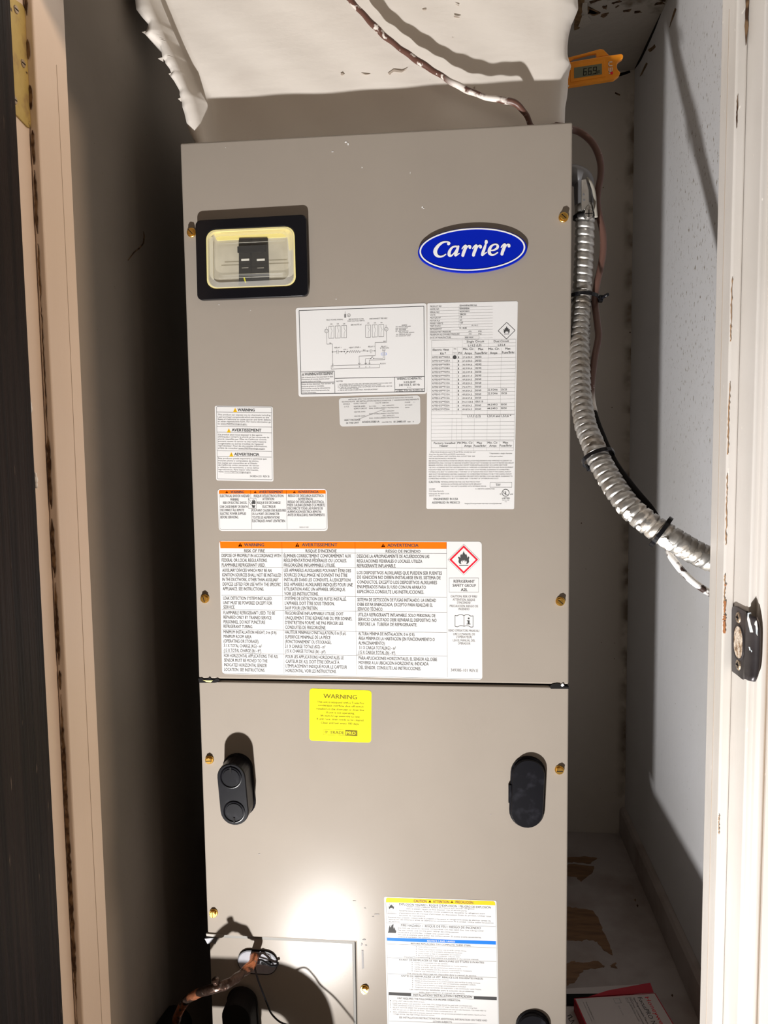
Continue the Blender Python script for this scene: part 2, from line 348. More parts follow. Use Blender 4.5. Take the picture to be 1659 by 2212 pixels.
for pts, mt in (([(1247, -5), (1262, -5), (1262, 15), (1256, 30), (1262, 45), (1250, 62), (1240, 66), (1243, 30)], 'tan'),
                ([(1258, 5), (1270, 8), (1270, 28), (1262, 33), (1257, 24)], 'flake'),
                ([(1258, 33), (1268, 30), (1277, 42), (1271, 52), (1259, 61), (1250, 56)], 'flake'),
                ([(1273, 4), (1295, -2), (1300, 0), (1276, 8)], 'grime'),
                ([(1270, 15), (1273, 14), (1272, 27), (1284, 31), (1296, 27), (1296, 29), (1284, 34), (1270, 30)], 'grime'),
                ([(1300, 31), (1314, 27), (1312, 33), (1303, 38), (1298, 36)], 'grime'),
                ([(1302, 14), (1310, 12), (1311, 20), (1301, 17)], 'grime'),
                ([(1322, 6), (1340, 1), (1342, 4), (1324, 9)], 'grime'), ([(1330, 15), (1336, 11), (1337, 13), (1331, 17)], 'grime'),
                ([(1346, 23), (1364, 20), (1362, 24), (1348, 26)], 'grime'), ([(1370, 25), (1384, 24), (1386, 27), (1372, 28)], 'grime'),
                ([(1412, 12), (1420, 5), (1432, 4), (1436, 8), (1424, 10)], 'grime'), ([(1424, 0), (1440, -4), (1438, 4)], 'grime')):
    patch('plaster_flake' if mt == 'flake' else 'plaster_scar', pts, (onZ, zc), M[mt], cl, th=.002 if mt == 'flake' else .0008, jit=.0012)
for pts in ([(1450, 42), (1458, 18), (1461, 20), (1446, 60)], [(1400, 108), (1414, 96), (1416, 102), (1404, 112)], [(1382, 165), (1396, 135), (1399, 138), (1386, 162)]):
    patch('stain', pts, (onX, XR-.0005), M['tan'], wr, jit=.001)
patch('scratch', [(1329, 199), (1340, 204), (1339, 207), (1328, 202)], (onY, YB-.0006), M['grime'], wb)
for px, py, s in ((1303, 405, 1.5), (1370, 650, 1.6), (1361, 718, 1.8), (1322, 880, 1.3), (1265, 1004, 2), (1256, 1130, 1.5), (1299, 1388, 1), (1328, 1389, 1), (1327, 1423, 1)):
    patch('fleck', [(px-s, py), (px, py-s), (px+s, py), (px, py+s)], (onY, YB-.0006), M['grime'], wb)
patch('crack', [(310, 500), (313, 510), (311, 526), (302, 537), (290, 546), (277, 563), (276, 562), (289, 544), (300, 535), (308.5, 525), (310.5, 511)], (onX, XL+.0006), M['grime'], bpy.data.objects['wall_left'])

# ---------------------------------------------------------------- shelf the unit stands on
sh = empty('shelf', (.36, .2, ZS), 'painted wooden platform beside and under the grey unit, worn to bare wood', 'shelf')
bd = prism('board', [(.268, -.262), (.386, -.262), (.386, YF1+.002), (XR-.001, YF1+.002), (XR-.001, YB-.001), (XL+.001, YB-.001), (XL+.001, .56), (.268, .56)], ZS-.02, ZS, M['shelf'], axis='Z')
ap = box('front_board', .268, .386, -.262, -.25, .001, ZS-.02, M['shelf'])
sd = box('side_board', .268, .28, -.25, .56, .001, ZS-.02, M['shelf'])
pd = box('support_panel', -.262, .262, .01, .54, .001, ZS-.001, M['shelf'])
for o in (bd, ap, sd, pd): fixparent(o, sh)
for pts in ([(1222, 1853), (1262, 1850), (1290, 1853), (1276, 1866), (1240, 1862), (1222, 1864)], [(1222, 1868), (1240, 1866), (1283, 1872), (1278, 1888), (1255, 1905), (1243, 1893), (1222, 1892)],
            [(1222, 1958), (1250, 1962), (1280, 1966), (1292, 1982), (1302, 2010), (1320, 2050), (1322, 2062), (1306, 2054), (1290, 2034), (1268, 2030), (1245, 2034), (1222, 2030)],
            [(1222, 2083), (1240, 2077), (1260, 2080), (1290, 2076), (1308, 2088), (1292, 2092), (1262, 2094), (1250, 2108), (1240, 2122), (1222, 2130)], [(1319, 2085), (1329, 2080), (1332, 2090), (1322, 2090)]):
    o = patch('bare_wood', pts, (onZ, ZS+.0004), M['wood'], None, jit=.002, sub=4); fixparent(o, sh)
for px, py in ((1372, 1944), (1377, 1956), (1452, 2150)):
    o = patch('fleck', [(px-2, py), (px, py-3), (px+2, py), (px+1, py+4)], (onZ, ZS+.0004), M['grime'], None); fixparent(o, sh)
o = patch('grime_line', [(1355, 1806), (1362, 1806), (1376, 1846), (1385, 1880), (1400, 1905), (1398, 1908), (1380, 1884), (1368, 1850)], (onZ, ZS+.0005), M['grime'], None, jit=.0015); fixparent(o, sh)

# ---------------------------------------------------------------- duct above the unit, coated in white mastic
dct = empty('duct', (0, .2, ZT), 'white mastic coated supply duct with ragged edges on top of the grey unit', 'duct')
def L_(pts, Y): return np.array([onY(x, y, Y) for x, y in pts])
LO = [(285, -60), (290, -20), (292, 0), (294, 20), (306, 36), (321, 51), (318, 62), (312, 73), (330, 85), (345, 98), (349, 112), (351, 126), (358, 131), (356, 135), (366, 148), (371, 160), (367, 163), (376, 175), (388, 196), (388, 205), (393, 219), (394, 232), (398, 243), (403, 265), (410, 287), (424, 312), (430, 330)]
LI = [(300, -60), (324, 0), (345, 50), (372, 110), (392, 155), (408, 190), (420, 210), (431, 250), (443, 300), (450, 330)]
RO = [(1248, -60), (1248, 0), (1249, 20), (1243, 35), (1234, 55), (1228, 80), (1226, 100), (1226, 118), (1228, 128), (1234, 143), (1230, 155), (1227, 172), (1227, 190), (1225, 210), (1221, 232), (1220, 262), (1220, 300)]
RI = [(1215, -60), (1212, 0), (1214, 60), (1216, 130), (1210, 175), (1207, 220), (1204, 262), (1202, 300)]
YD = .041
zg = np.linspace(ZT+.0008, 2.28, 150)
def curve(pts, Y, z):
    A = L_(pts, Y); i = np.argsort(A[:, 2]); return np.interp(z, A[i, 2], A[i, 0])
xl0, xl1 = curve(LO, .019, zg), curve(LI, .024, zg); xr0, xr1 = curve(RO, YD+.022, zg), curve(RI, YD, zg)
V = []; nu = 46
for k, z in enumerate(zg):
    row = [(xl0[k]+.004, .075, z), (xl0[k], .019, z), (xl0[k]*.5+xl1[k]*.5, .0120, z)]
    for t in np.linspace(0, 1, 40): row.append((xl1[k]+.012+(xr1[k]-xl1[k]-.012)*(t-1/39)*39/38 if t > 0 else xl1[k]+.001, .0190 if t == 0 else YD+.0012*math.sin(z*37+t*9)*math.sin(t*21+z*11), z))
    row += [(xr0[k]*.6+xr1[k]*.4+.001, YD+.009, z), (xr0[k], YD+.022, z), (xr0[k]-.004, .075, z)]
    V += row
F = [(i*nu+j, i*nu+j+1, (i+1)*nu+j+1, (i+1)*nu+j) for i in range(len(zg)-1) for j in range(nu-1)]
o = mesh('duct_front', V, F, M['duct'], smooth=True); fixparent(o, dct)
s = o.modifiers.new('thick', 'SOLIDIFY'); s.thickness = -.0018; s.offset = 1
o = prism('duct_body', [(-.235, ZT+.001), (.232, ZT+.001), (.24, 2.10), (.245, 2.28), (-.32, 2.28), (-.285, 2.10)], .062, .5, M['duct'], bevel=.004); fixparent(o, dct)
# torn flaps of paint on the ragged left edge and at the right
for px, py, a in ((350, 128, 8), (369, 161, 5), (314, 71, 7), (389, 215, 5), (1226, 186, 4), (1228, 150, 5)):
    sgn = -1 if px < 800 else 1
    o = patch('torn_flap', [(px+2*sgn*-1, py-4), (px+a*sgn, py-1), (px-3*sgn, py+5)], (onY, .0195 if px < 800 else YD+.02), M['duct'], None, th=.0008, jit=.0004); fixparent(o, dct)
for pts in ([(838, 158), (850, 150), (868, 153), (880, 149), (868, 157), (850, 155), (842, 162)], [(780, 159), (800, 160), (790, 162)], [(735, 160), (740, 158), (744, 162), (738, 163)],
            [(912, 20), (920, 19), (921, 22), (914, 22)], [(980, 34), (994, 37), (990, 39), (981, 37)], [(983, 9), (992, 11), (990, 13)], [(1022, 190), (1026, 186), (1026, 192)]):
    o = patch('crack', pts, (onY, YD-.0014), M['scar'], None, th=.0004, jit=.0002, sub=2); fixparent(o, dct)
# ---------------------------------------------------------------- air handler
AH = empty('air_handler', (0, 0, ZS), 'tall taupe metal air handler cabinet covered in stickers', 'air handler')
def child(o): fixparent(o, AH); return o
ZSEAM = ZT-.7564
child(box('cabinet_body', -.262, .2625, .0105, .555, ZS+.001, ZT-.001, M['casing'], bevel=.003))
up = child(box('upper_panel', -.265, .265, 0, .010, ZSEAM+.0028, ZT, M['panel'], bevel=.0024, seg=3))
cx, cz = onY(768, 2040)[0], onY(600, 2027)[2]
lp = child(prism('lower_panel', [(-.265, ZSEAM-.001), (-.265, cz), (cx, cz), (cx, ZS+.004), (.265, ZS+.004), (.265, ZSEAM-.001)], 0, .010, M['panel'], bevel=.0022, seg=3))
acc = child(box('access_plate', -.2645, cx-.0015, .0075, .010, ZS+.004, cz-.002, M['panel']))
child(box('plate_gap', -.264, cx-.0002, .0066, .0074, cz-.0022, cz-.0002, M['matteblack']))
child(box('plate_gap', cx-.0018, cx-.0002, .0066, .0074, ZS+.004, cz-.0022, M['matteblack']))
child(prism('plate_flange', [(-.2645, cz-.0022), (cx-.0018, cz-.0022), (cx-.0018, ZS+.004), (cx-.0058, ZS+.004), (cx-.0058, cz-.0075), (-.2645, cz-.0075)], .0062, .0076, M['gapgrey'], bevel=.0004))
# torn gasket bits in the seam
def blob(pix, Y, m, name, th=.002):
    P = [onY(x, y, Y) for x, y in pix]; o = prism(name, [(p[0], p[2]) for p in P], Y, Y+th, m); return child(o)
blob([(428, 1466), (436, 1464), (440, 1468), (450, 1466), (453, 1462), (457, 1468), (464, 1468), (470, 1465), (475, 1470), (468, 1474), (463, 1475), (430, 1475)], -.001, M['matteblack'], 'gasket', .009)
blob([(438, 1469), (449, 1470), (460, 1470), (455, 1474), (446, 1473)], -.0016, M['foam'], 'gasket_foam', .0006)
blob([(1187, 1483), (1193, 1478), (1203, 1476), (1210, 1477), (1211, 1482), (1229, 1484), (1229, 1488), (1190, 1488)], -.001, M['matteblack'], 'gasket', .009)
blob([(1211, 1480), (1216, 1476), (1219, 1481), (1214, 1484)], -.0016, M['white'], 'gasket_chip', .0006)
# dark gap between the doors
child(box('seam_gap', -.264, .264, .006, .0104, ZSEAM-.0012, ZSEAM+.003, M['matteblack']))
# bent tab at the corner of the access plate
blob([(445, 2017), (480, 2020), (483, 2024), (478, 2026), (446, 2022)], -.002, M['casing'], 'bracket_tab', .004)
blob([(442, 2028), (462, 2026), (470, 2028), (465, 2040), (460, 2036), (448, 2039)], -.003, M['zinc'], 'bracket_tab', .005)
# brass hex screws with slot
def screw_mesh():
    bm = bmesh.new(); disc_y(bm, 0, 0, -.0025, 0, .0062, 20, .0066)
    a = [bm.verts.new((.0050*math.cos(t), -.0062, .0050*math.sin(t))) for t in np.linspace(0, 2*math.pi, 6, False)]
    b = [bm.verts.new((.0052*math.cos(t), -.0024, .0052*math.sin(t))) for t in np.linspace(0, 2*math.pi, 6, False)]
    for i in range(6): bm.faces.new((a[i], b[i], b[(i+1) % 6], a[(i+1) % 6]))
    # slotted top
    bm.faces.new(a)
    return bm
sc0 = None
for i, (px, py) in enumerate(((412, 501), (1218, 468), (441, 1294), (1211, 1300), (451, 1643), (1209, 1665), (460, 1975), (787, 2140))):
    p = onY(px, py, -.004)
    if sc0 is None:
        s = bmobj('screw', screw_mesh(), M['brass'], bevel=.0004, seg=1); sc0 = s
        sl = box('screw_slot', -.0042, .0042, -.0064, -.0058, -.0005, .0005, M['matteblack'])
    else:
        s = sc0.copy(); COL.objects.link(s); sl = sl0.copy(); COL.objects.link(sl)
    s.location = (p[0], 0, p[2]); s.rotation_euler = (0, random.uniform(0, 1), 0); fixparent(s, AH)
    if i == 0: sl0 = sl
    sl.parent = s; sl.matrix_parent_inverse = Matrix.Identity(4)
    sl.rotation_euler = (0, random.choice((0, .6, -.7)), 0)

# breaker window
Q = lambda x, y: (400+x/5.53, 440+y/5.53)
def quad_outline(c, r, w=100., h=70., n=5, Y=0.):
    """rounded rectangle warped on photo corners c=(TL,TR,BR,BL), cast on plane Y -> (x,z)"""
    out = []
    for x, y in rrect(w, h, r, n):
        u, v = x/w, y/h
        px = (c[0][0]*(1-u)+c[1][0]*u)*(1-v)+(c[3][0]*(1-u)+c[2][0]*u)*v
        py = (c[0][1]*(1-u)+c[1][1]*u)*(1-v)+(c[3][1]*(1-u)+c[2][1]*u)*v
        p = onY(px, py, Y); out.append((p[0], p[2]))
    return out
oc = [Q(118, 200), Q(1443, 124), Q(1468, 1100), Q(143, 1152)]; ic = [Q(245, 312), Q(1303, 264), Q(1322, 982), Q(258, 1022)]
YW = -.009
bz = child(ring_prism('breaker_window', quad_outline(oc, 4.5, Y=YW), quad_outline(ic, 11, Y=YW), YW, 0, M['black'], None, bevel=.0012))
bz['label'] = 'glossy black bezel around the breaker window'
rim = ring_prism('window_gasket', quad_outline(ic, 11, Y=YW), quad_outline([Q(268, 335), Q(1280, 288), Q(1296, 962), Q(280, 998)], 11, Y=YW), YW+.001, -.001, M['foam'], bz, bevel=.0005)
child(prism('window_recess', quad_outline([Q(262, 330), Q(1285, 283), Q(1302, 966), Q(274, 1003)], 10, Y=-.001), -.0012, -.0004, M['recess']))
def quadp(c, Y0, Y1, m, name, parent, r=3, bev=0): return prism(name, quad_outline(c, r, Y=Y0), Y0, Y1, m, parent, bevel=bev)
br = child(quadp([Q(640, 410), Q(982, 402), Q(1000, 955), Q(640, 975)], -.004, -.0013, M['matteblack'], 'circuit_breaker', None, 2, .0005))
quadp([Q(622, 510), Q(955, 500), Q(955, 572), Q(624, 585)], -.0068, -.0042, M['dust'], 'toggle_bar', br, 2, .0005)
for x in (670, 856):
    quadp([Q(x, 660), Q(x+94, 655), Q(x+94, 678), Q(x, 683)], -.0052, -.0042, M['white'], 'indicator', br, 3)
    quadp([Q(x+5, 762), Q(x+85, 758), Q(x+85, 770), Q(x+5, 774)], -.0046, -.0042, M['inkfaint'], 'marking', br, 1)
quadp([Q(770, 420), Q(790, 420), Q(800, 955), Q(782, 955)], -.0045, -.0041, M['black'], 'pole_gap', br, 1)
quadp([Q(695, 880), Q(710, 875), Q(735, 965), Q(722, 968)], -.0046, -.0042, M['yellow'], 'wire_end', br, 1)
quadp([Q(330, 345), Q(1245, 300), Q(1240, 395), Q(380, 440)], -.0030, -.0014, M['foam'], 'liner_fold', br, 2)
quadp([Q(1215, 330), Q(1285, 320), Q(1285, 545), Q(1240, 550)], -.0028, -.0014, M['foam'], 'liner_fold', br, 2)
quadp([Q(268, 400), Q(330, 395), Q(345, 960), Q(285, 950)], -.0028, -.0014, M['liner'], 'liner_fold', br, 2)
# clear domed cover in steps
def dome(levels, m, name, parent, n=5):
    bm = bmesh.new(); rings = [[bm.verts.new((x, Y, z)) for x, z in quad_outline(c, r, Y=Y, n=n)] for c, r, Y in levels]
    for A, B in zip(rings, rings[1:]):
        k = len(A)
        for i in range(k): bm.faces.new((A[i], A[(i+1) % k], B[(i+1) % k], B[i]))
    bm.faces.new(rings[-1]); return bmobj(name, bm, m, parent, bevel=.0005)
LV = [([Q(255, 322), Q(1293, 274), Q(1312, 974), Q(266, 1012)], 11, YW+.001), ([Q(330, 395), Q(1215, 350), Q(1240, 905), Q(335, 945)], 10, YW-.001),
      ([Q(385, 470), Q(1190, 435), Q(1215, 870), Q(400, 900)], 8, YW-.002), ([Q(430, 515), Q(1165, 480), Q(1185, 825), Q(440, 855)], 4, YW-.006)]
cv = dome(LV[1:], M['clear'], 'clear_cover', bz)
bm = bmesh.new(); rings = [[bm.verts.new((x, Y, z)) for x, z in quad_outline(c, r, Y=Y)] for c, r, Y in LV[:2]]
for i in range(len(rings[0])): j = (i+1) % len(rings[0]); bm.faces.new((rings[0][i], rings[0][j], rings[1][j], rings[1][i]))
bmobj('cover_rim', bm, M['milky'], bz)
for q1, q2 in (((400, 480), (1190, 440)), ((440, 850), (1180, 822)), ((400, 890), (1210, 862))):
    tube('moulded_edge', [onY(*Q(*q1), YW-.004), onY(*Q(*q2), YW-.004)], .00035, M['milky'], bz, n=6)

# oval emblem
def ell(cx, cz, a, b, rot, n=64): 
    c, s = math.cos(rot), math.sin(rot)
    return [(cx+a*math.cos(t)*c-b*math.sin(t)*s, cz+a*math.cos(t)*s+b*math.sin(t)*c) for t in np.linspace(0, 2*math.pi, n, False)]
YE = -.0045; pc = onY(1020, 540.2, YE); er = .005
em = child(prism('emblem', ell(pc[0], pc[2], .0728, .0296, er), YE, 0, M['blue'], bevel=.0009)); em['label'] = 'blue oval maker emblem with white script'
pc2 = onY(1019.6, 539.0, YE)
ring_prism('emblem_ring', ell(pc2[0], pc2[2], .0703, .0277, er), ell(pc2[0], pc2[2], .0682, .0261, er), YE-.0006, YE+.0002, M['white'], em)
CQ = lambda x, y: (925+x/8.732, 505+y/8.732)
def stroke(bm, pts, Y0, Y1, q=CQ, n=5, nc=12):
    """brush stroke of varying width, as overlapping convex slabs. pts=(x,y,w)"""
    P = spline([(x, y, w) for x, y, w in pts], n); V = []
    L = []; R = []
    for i, (x, y, w) in enumerate(P):
        a, b = P[max(0, i-1)], P[min(len(P)-1, i+1)]; d = np.array([b[0]-a[0], b[1]-a[1]]); d /= (np.hypot(*d)+1e-9); nn = np.array([-d[1], d[0]])*w/2
        L.append((x+nn[0], y+nn[1])); R.append((x-nn[0], y-nn[1]))
    c3 = lambda p, Y: tuple(onY(*q(*p), Y))
    D = []
    for p, q_ in zip(P, P[1:]):
        k = max(1, int(np.hypot(q_[0]-p[0], q_[1]-p[1])/2.6))
        D += [p+(q_-p)*t/k for t in range(k)]
    for m_, (x, y, w) in enumerate(D+[P[-1]]):
        bm.faces.new([bm.verts.new(c3((x+w/2*math.cos(t), y+w/2*math.sin(t)), Y0-.0000015*(m_ % 200))) for t in np.linspace(0, 2*math.pi, 14, False)])
bm = bmesh.new(); st_ = lambda *p: stroke(bm, p, YE-.0005, YE)
st_((383, 190, 56), (395, 178, 48), (380, 160, 34), (340, 152, 28), (270, 165, 40), (190, 225, 58), (140, 300, 72), (134, 360, 72), (165, 412, 56), (220, 432, 38), (280, 420, 32), (330, 387, 22))
st_((560, 250, 44), (510, 238, 34), (450, 262, 40), (410, 315, 52), (394, 370, 60), (400, 405, 56), (430, 415, 38), (470, 385, 24), (515, 320, 18), (550, 262, 24))
st_((568, 238, 40), (548, 300, 54), (520, 375, 58), (515, 405, 46), (535, 405, 26), (585, 370, 20))
for dx, dy in ((0, 0), (200, -5), (737, -25)):
    w = lambda x, y, k: (x+dx, y+dy, k)
    st_(w(638, 285, 18), w(655, 258, 26), w(690, 228, 36), w(708, 235, 52), w(690, 300, 60), w(665, 365, 60), w(654, 408, 58))
    st_(w(708, 300, 20), w(735, 250, 26), w(765, 225, 28), w(790, 235, 40), w(787, 258, 54))
st_((1095, 140, 52), (1094, 160, 60), (1090, 180, 44))
st_((1080, 215, 42), (1062, 270, 52), (1035, 345, 58), (1020, 395, 50), (1042, 392, 28), (1100, 350, 18))
st_((1155, 318, 22), (1230, 310, 30), (1295, 275, 46), (1312, 235, 48), (1295, 205, 34), (1250, 200, 30), (1190, 235, 44), (1155, 300, 62), (1155, 360, 60), (1190, 395, 42), (1240, 395, 32), (1308, 355, 26))
o = bmobj('emblem_lettering', bm, M['white'], em)

# obround plugs over the line openings
def plug(px, py, hw, hh, Y, name, rot=0., caps=False, lab=None, sides='dust'):
    p = onY(px, py, Y); base = stadium(p[0], p[2], hw, hh, 14, rot)
    bm = bmesh.new(); levels = [(1.10, 0.), (1.08, -.003), (1.0, -.004), (1.0, Y+.002), (.95, Y)]
    rings = []
    for k, yy in levels:
        kk = k if k > 1 else 1
        q = stadium(p[0], p[2], hw+(k-1)*hw, hh+(k-1)*hw, 14, rot)
        rings.append([bm.verts.new((x, yy, z)) for x, z in q])
    n = len(base)
    for A, B in zip(rings, rings[1:]):
        for i in range(n): bm.faces.new((A[i], A[(i+1) % n], B[(i+1) % n], B[i]))
    bm.faces.new(rings[-1]); o = child(bmobj(name, bm, M[sides])); 
    if lab: o['label'] = lab
    if caps:
        c, s = math.cos(rot), math.sin(rot)
        for sg in (1, -1):
            d = sg*(hh-hw)*1.02; cx_, cz_ = p[0]-d*s, p[2]+d*c; r = hw*.76
            bm = bmesh.new()
            prof = [(r*1.0, Y+.0002), (r*1.0, Y-.0012), (r*.93, Y-.0014), (r*.88, Y-.0004)]
            R_ = [[bm.verts.new((cx_+a*math.cos(t), yy, cz_+a*math.sin(t))) for t in np.linspace(0, 2*math.pi, 32, False)] for a, yy in prof]
            for A, B in zip(R_, R_[1:]):
                for i in range(32): bm.faces.new((A[i], A[(i+1) % 32], B[(i+1) % 32], B[i]))
            bmobj('cap_ring', bm, M['dust'], o, smooth=False)
            prism('cap_disc', [(cx_+r*.80*math.cos(t), cz_+r*.80*math.sin(t)) for t in np.linspace(0, 2*math.pi, 28, False)], Y-.0009, Y-.0001, M['dust'], o, bevel=.0003)
            box('cap_notch', cx_-.0012, cx_+.0012, Y-.0018, Y-.0008, cz_+sg*r*.5, cz_+sg*r*1.0, M['matteblack'], o)
    return o
plug(502.5, 1717, .0207, .0455, -.034, 'line_plug', rot=.062, caps=True, lab='tall black plug with two round caps at the left')
pr = plug(1140.5, 1716, .0225, .0500, -.009, 'line_plug', rot=-.04, lab='low dusty black plug at the right')
box('plug_tab', -.002, .002, -.005, -.0002, -.013, .013, M['dust'], pr).location = (onY(1101, 1712)[0], 0, onY(1101, 1712)[2])
plug(512, 2212+18, .0215, .0440, -.034, 'line_plug', rot=.05, lab='black plug in shadow at the bottom left', sides='matteblack')
plug(1151, 2212+52, .0225, .050, -.009, 'line_plug', rot=-.03, lab='dusty black plug at the bottom right edge')
# grey grommet in the access plate, with its slot
g = onY(557, 2077, .007)
gr = child(prism('grommet', stadium(g[0], g[2], .0300, .0175, 14, -.03), 0.0038, .0080, M['grey'], bevel=.0012)); gr['label'] = 'grey rubber grommet where the copper tube enters'
prism('grommet_rim', stadium(g[0], g[2], .0306, .0186, 14, -.03), 0.0042, .0078, M['dust'], gr)
g2 = onY(567, 2072, 0)
ring_prism('slot_lip', stadium(g2[0], g2[2], .0125, .0062, 10, -.05), stadium(g2[0], g2[2], .0118, .0055, 10, -.05), .003, .0042, M['inksoft'], gr)
prism('slot_hole', stadium(onY(574, 2083, 0)[0], onY(574, 2083, 0)[2], .0080, .0026, 8, .1), .0028, .0042, M['matteblack'], gr)
# scuffs and chips in the enamel
for px, py, w, h in ((747, 307, 6, 3), (752, 311, 3, 5), (718, 328, 4, 2), (487, 319, 1.5, 1), (782, 362, 2, 4), (912, 448, 2, 5), (886, 373, 1, 4), (915, 450, 3, 1.5), (726, 646, 3, 2), (473, 658, 2, 1), (541, 670, 2, 1),
                     (781, 2040, 3, 5), (787, 2030, 6, 2), (790, 2042, 4, 2), (783, 2092, 2, 3), (765, 1946, 5, 1), (788, 1962, 4, 1.5), (815, 1975, 8, 1.5), (806, 1980, 4, 1), (560, 1845, 3, 2), (1060, 1760, 1.5, 3)):
    pts = [(px+.75*w*math.cos(t)*random.uniform(.3, 1.1), py+.75*h*math.sin(t)*random.uniform(.3, 1.1)) for t in np.linspace(0, 2*math.pi, 8, False)]
    child(patch('paint_fleck', pts, (onY, -.0003), M['white' if py < 700 else 'inkfaint'], None, th=.0003, sub=1))
child(patch('scrape', [(781, 2053), (785, 2053), (786, 2092), (782, 2092)], (onY, -.0003), M['inkfaint'], None, th=.0002, sub=1))

# ---------------------------------------------------------------- flexible conduit and its fittings
cpix = [(1266, 470, .030), (1265.5, 500, .030), (1264, 549, .030), (1261, 606, .030), (1258.5, 653, .027), (1255.5, 720, .010), (1253.5, 792, -.017), (1254.5, 845, -.036), (1258.5, 884, -.051), (1266, 923, -.066), (1279, 955, -.080), (1292, 989, -.093), (1313, 1028, -.107), (1336.5, 1065, -.121), (1363, 1099, -.133), (1394, 1125, -.141), (1428, 1149, -.146), (1457, 1167, -.150), (1488, 1186, -.147), (1515, 1200, -.145), (1540, 1210, -.143), (1580, 1222, -.140), (1620, 1230, -.135)]
cp = [onY(x, y, Y) for x, y, Y in cpix]
cp = spline([p+np.array([-.0015 if i < 6 else 0, 0, 0]) for i, p in enumerate(cp)], 6)
FC = empty('flexible_conduit', tuple(cp[0]), 'corrugated steel flexible conduit curving down beside the grey unit', 'conduit')
PIT = .0103
def cprof(s, a):
    t = (s/PIT + a/(2*math.pi)) % 1.
    b = .0131 + .0014*min(1, max(0, s-.22)/.15); return b - .0024*min(1, (t-.70)/.08, (1-t)/.08) if t > .70 else b - .0006*abs(t-.35)/.35 + (.0007 if .52 < t < .62 else 0)
o = tube('conduit_sleeve', cp, 0, M['flex'], n=24, step=PIT/9, rfun=cprof); fixparent(o, FC)
def pj(p):
    d = p-CC; return 829.5+CF*(d@CA)/(d@CW), 1106-CF*(d@CU)/(d@CW)
cps, _s = resample(cp, .001); cpx = np.array([pj(q) for q in cps])
def splash(px, py, ln, wd, ang):
    i = int(np.argmin(np.hypot(cpx[:, 0]-px, cpx[:, 1]-py))); V = []; F = []; n = 7; m_ = max(3, int(ln/.001))
    for a_ in range(m_):
        c = cps[min(len(cps)-1, i+a_)]; T = cps[min(len(cps)-1, i+a_+2)]-cps[i+a_-2]; T /= np.linalg.norm(T)
        toc = CC-c; toc -= T*(T@toc); toc /= np.linalg.norm(toc); sd = np.cross(T, toc); ww = wd*(.6+.4*math.sin(math.pi*(a_+.5)/m_))*random.uniform(.8, 1.1)
        for k in range(n):
            b = ang+ww*(k/(n-1)-.5); V.append(c+(toc*math.cos(b)+sd*math.sin(b))*.0149)
    for a_ in range(m_-1):
        for k in range(n-1): F.append((a_*n+k, a_*n+k+1, (a_+1)*n+k+1, (a_+1)*n+k))
    o = mesh('paint_splash', V, F, M['duct'], smooth=True); fixparent(o, FC)
for q_ in ((1352, 1090, .006, .7, 1*1.0), (1364, 1100, .007, .8, 1*.6), (1374, 1108, .004, .5, 1*.7), (1390, 1122, .006, .6, 1*.9), (1434, 1152, .012, 1.0, 1*.7), (1450, 1163, .006, .9, 1*.8), (1468, 1175, .005, .6, 1*.9), (1484, 1184, .004, .5, 1*.9), (1504, 1196, .004, .4, 1*.8), (1318, 1034, .003, .4, 1*1.2), (1330, 1053, .003, .4, 1*1.2)): splash(*q_)
# elbow connector
e0 = np.array([.262, .032, cp[0][2]+.058]); c0 = np.array(cp[0])
el = tube('elbow_connector', spline([(.262, .034, e0[2]), (.270, .033, e0[2]), (c0[0]-.003, .032, e0[2]-.008), (c0[0]-.001, .031, e0[2]-.028), (c0[0], .030, c0[2]+.006)], 6), [.0135]*25, M['zinc'], n=20); fixparent(el, FC)
o = prism('clamp_strap', [(x, z) for x, y, z in (onY(1256, 388, .012), onY(1266, 386, .012), onY(1272, 410, .012), onY(1273, 440, .012), onY(1262, 452, .012), onY(1256, 456, .012))], .012, .018, M['steel'], bevel=.001); fixparent(o, FC)
for px, py in ((1261, 420), (1262, 432)):
    p = onY(px, py, .0116); bm = bmesh.new(); disc_y(bm, p[0], p[2], .0114, .012, .0014, 10); o = bmobj('stamped_dot', bm, M['zinc']); fixparent(o, FC)
p = onY(1271, 463, .010); bm = bmesh.new(); disc_y(bm, p[0], p[2], .006, .016, .0056, 16, .0062); o = bmobj('clamp_screw', bm, M['steel'], bevel=.001); fixparent(o, FC)
s1 = box('screw_slot', p[0]-.005, p[0]+.005, .0056, .0062, p[2]-.0006, p[2]+.0006, M['matteblack']); fixparent(s1, FC)
s1 = box('screw_slot', p[0]-.0006, p[0]+.0006, .0056, .0062, p[2]-.005, p[2]+.005, M['matteblack']); fixparent(s1, FC)
o = tube('connector_collar', [c0+np.array([0, 0, .003]), c0+np.array([0, 0, -.0015])], .0160, M['matteblack'], n=24); fixparent(o, FC)
o = tube('connector_collar', [c0+np.array([0, 0, .016]), c0+np.array([0, 0, .004])], .0138, M['steel'], n=24); fixparent(o, FC)
o = tube('sealant_bead', spline([onY(1267, 385, .02), onY(1278, 398, .018), onY(1284, 420, .018), onY(1286, 450, .018), onY(1288, 470, .02)], 5), .0022, M['bead'], n=8); fixparent(o, FC)

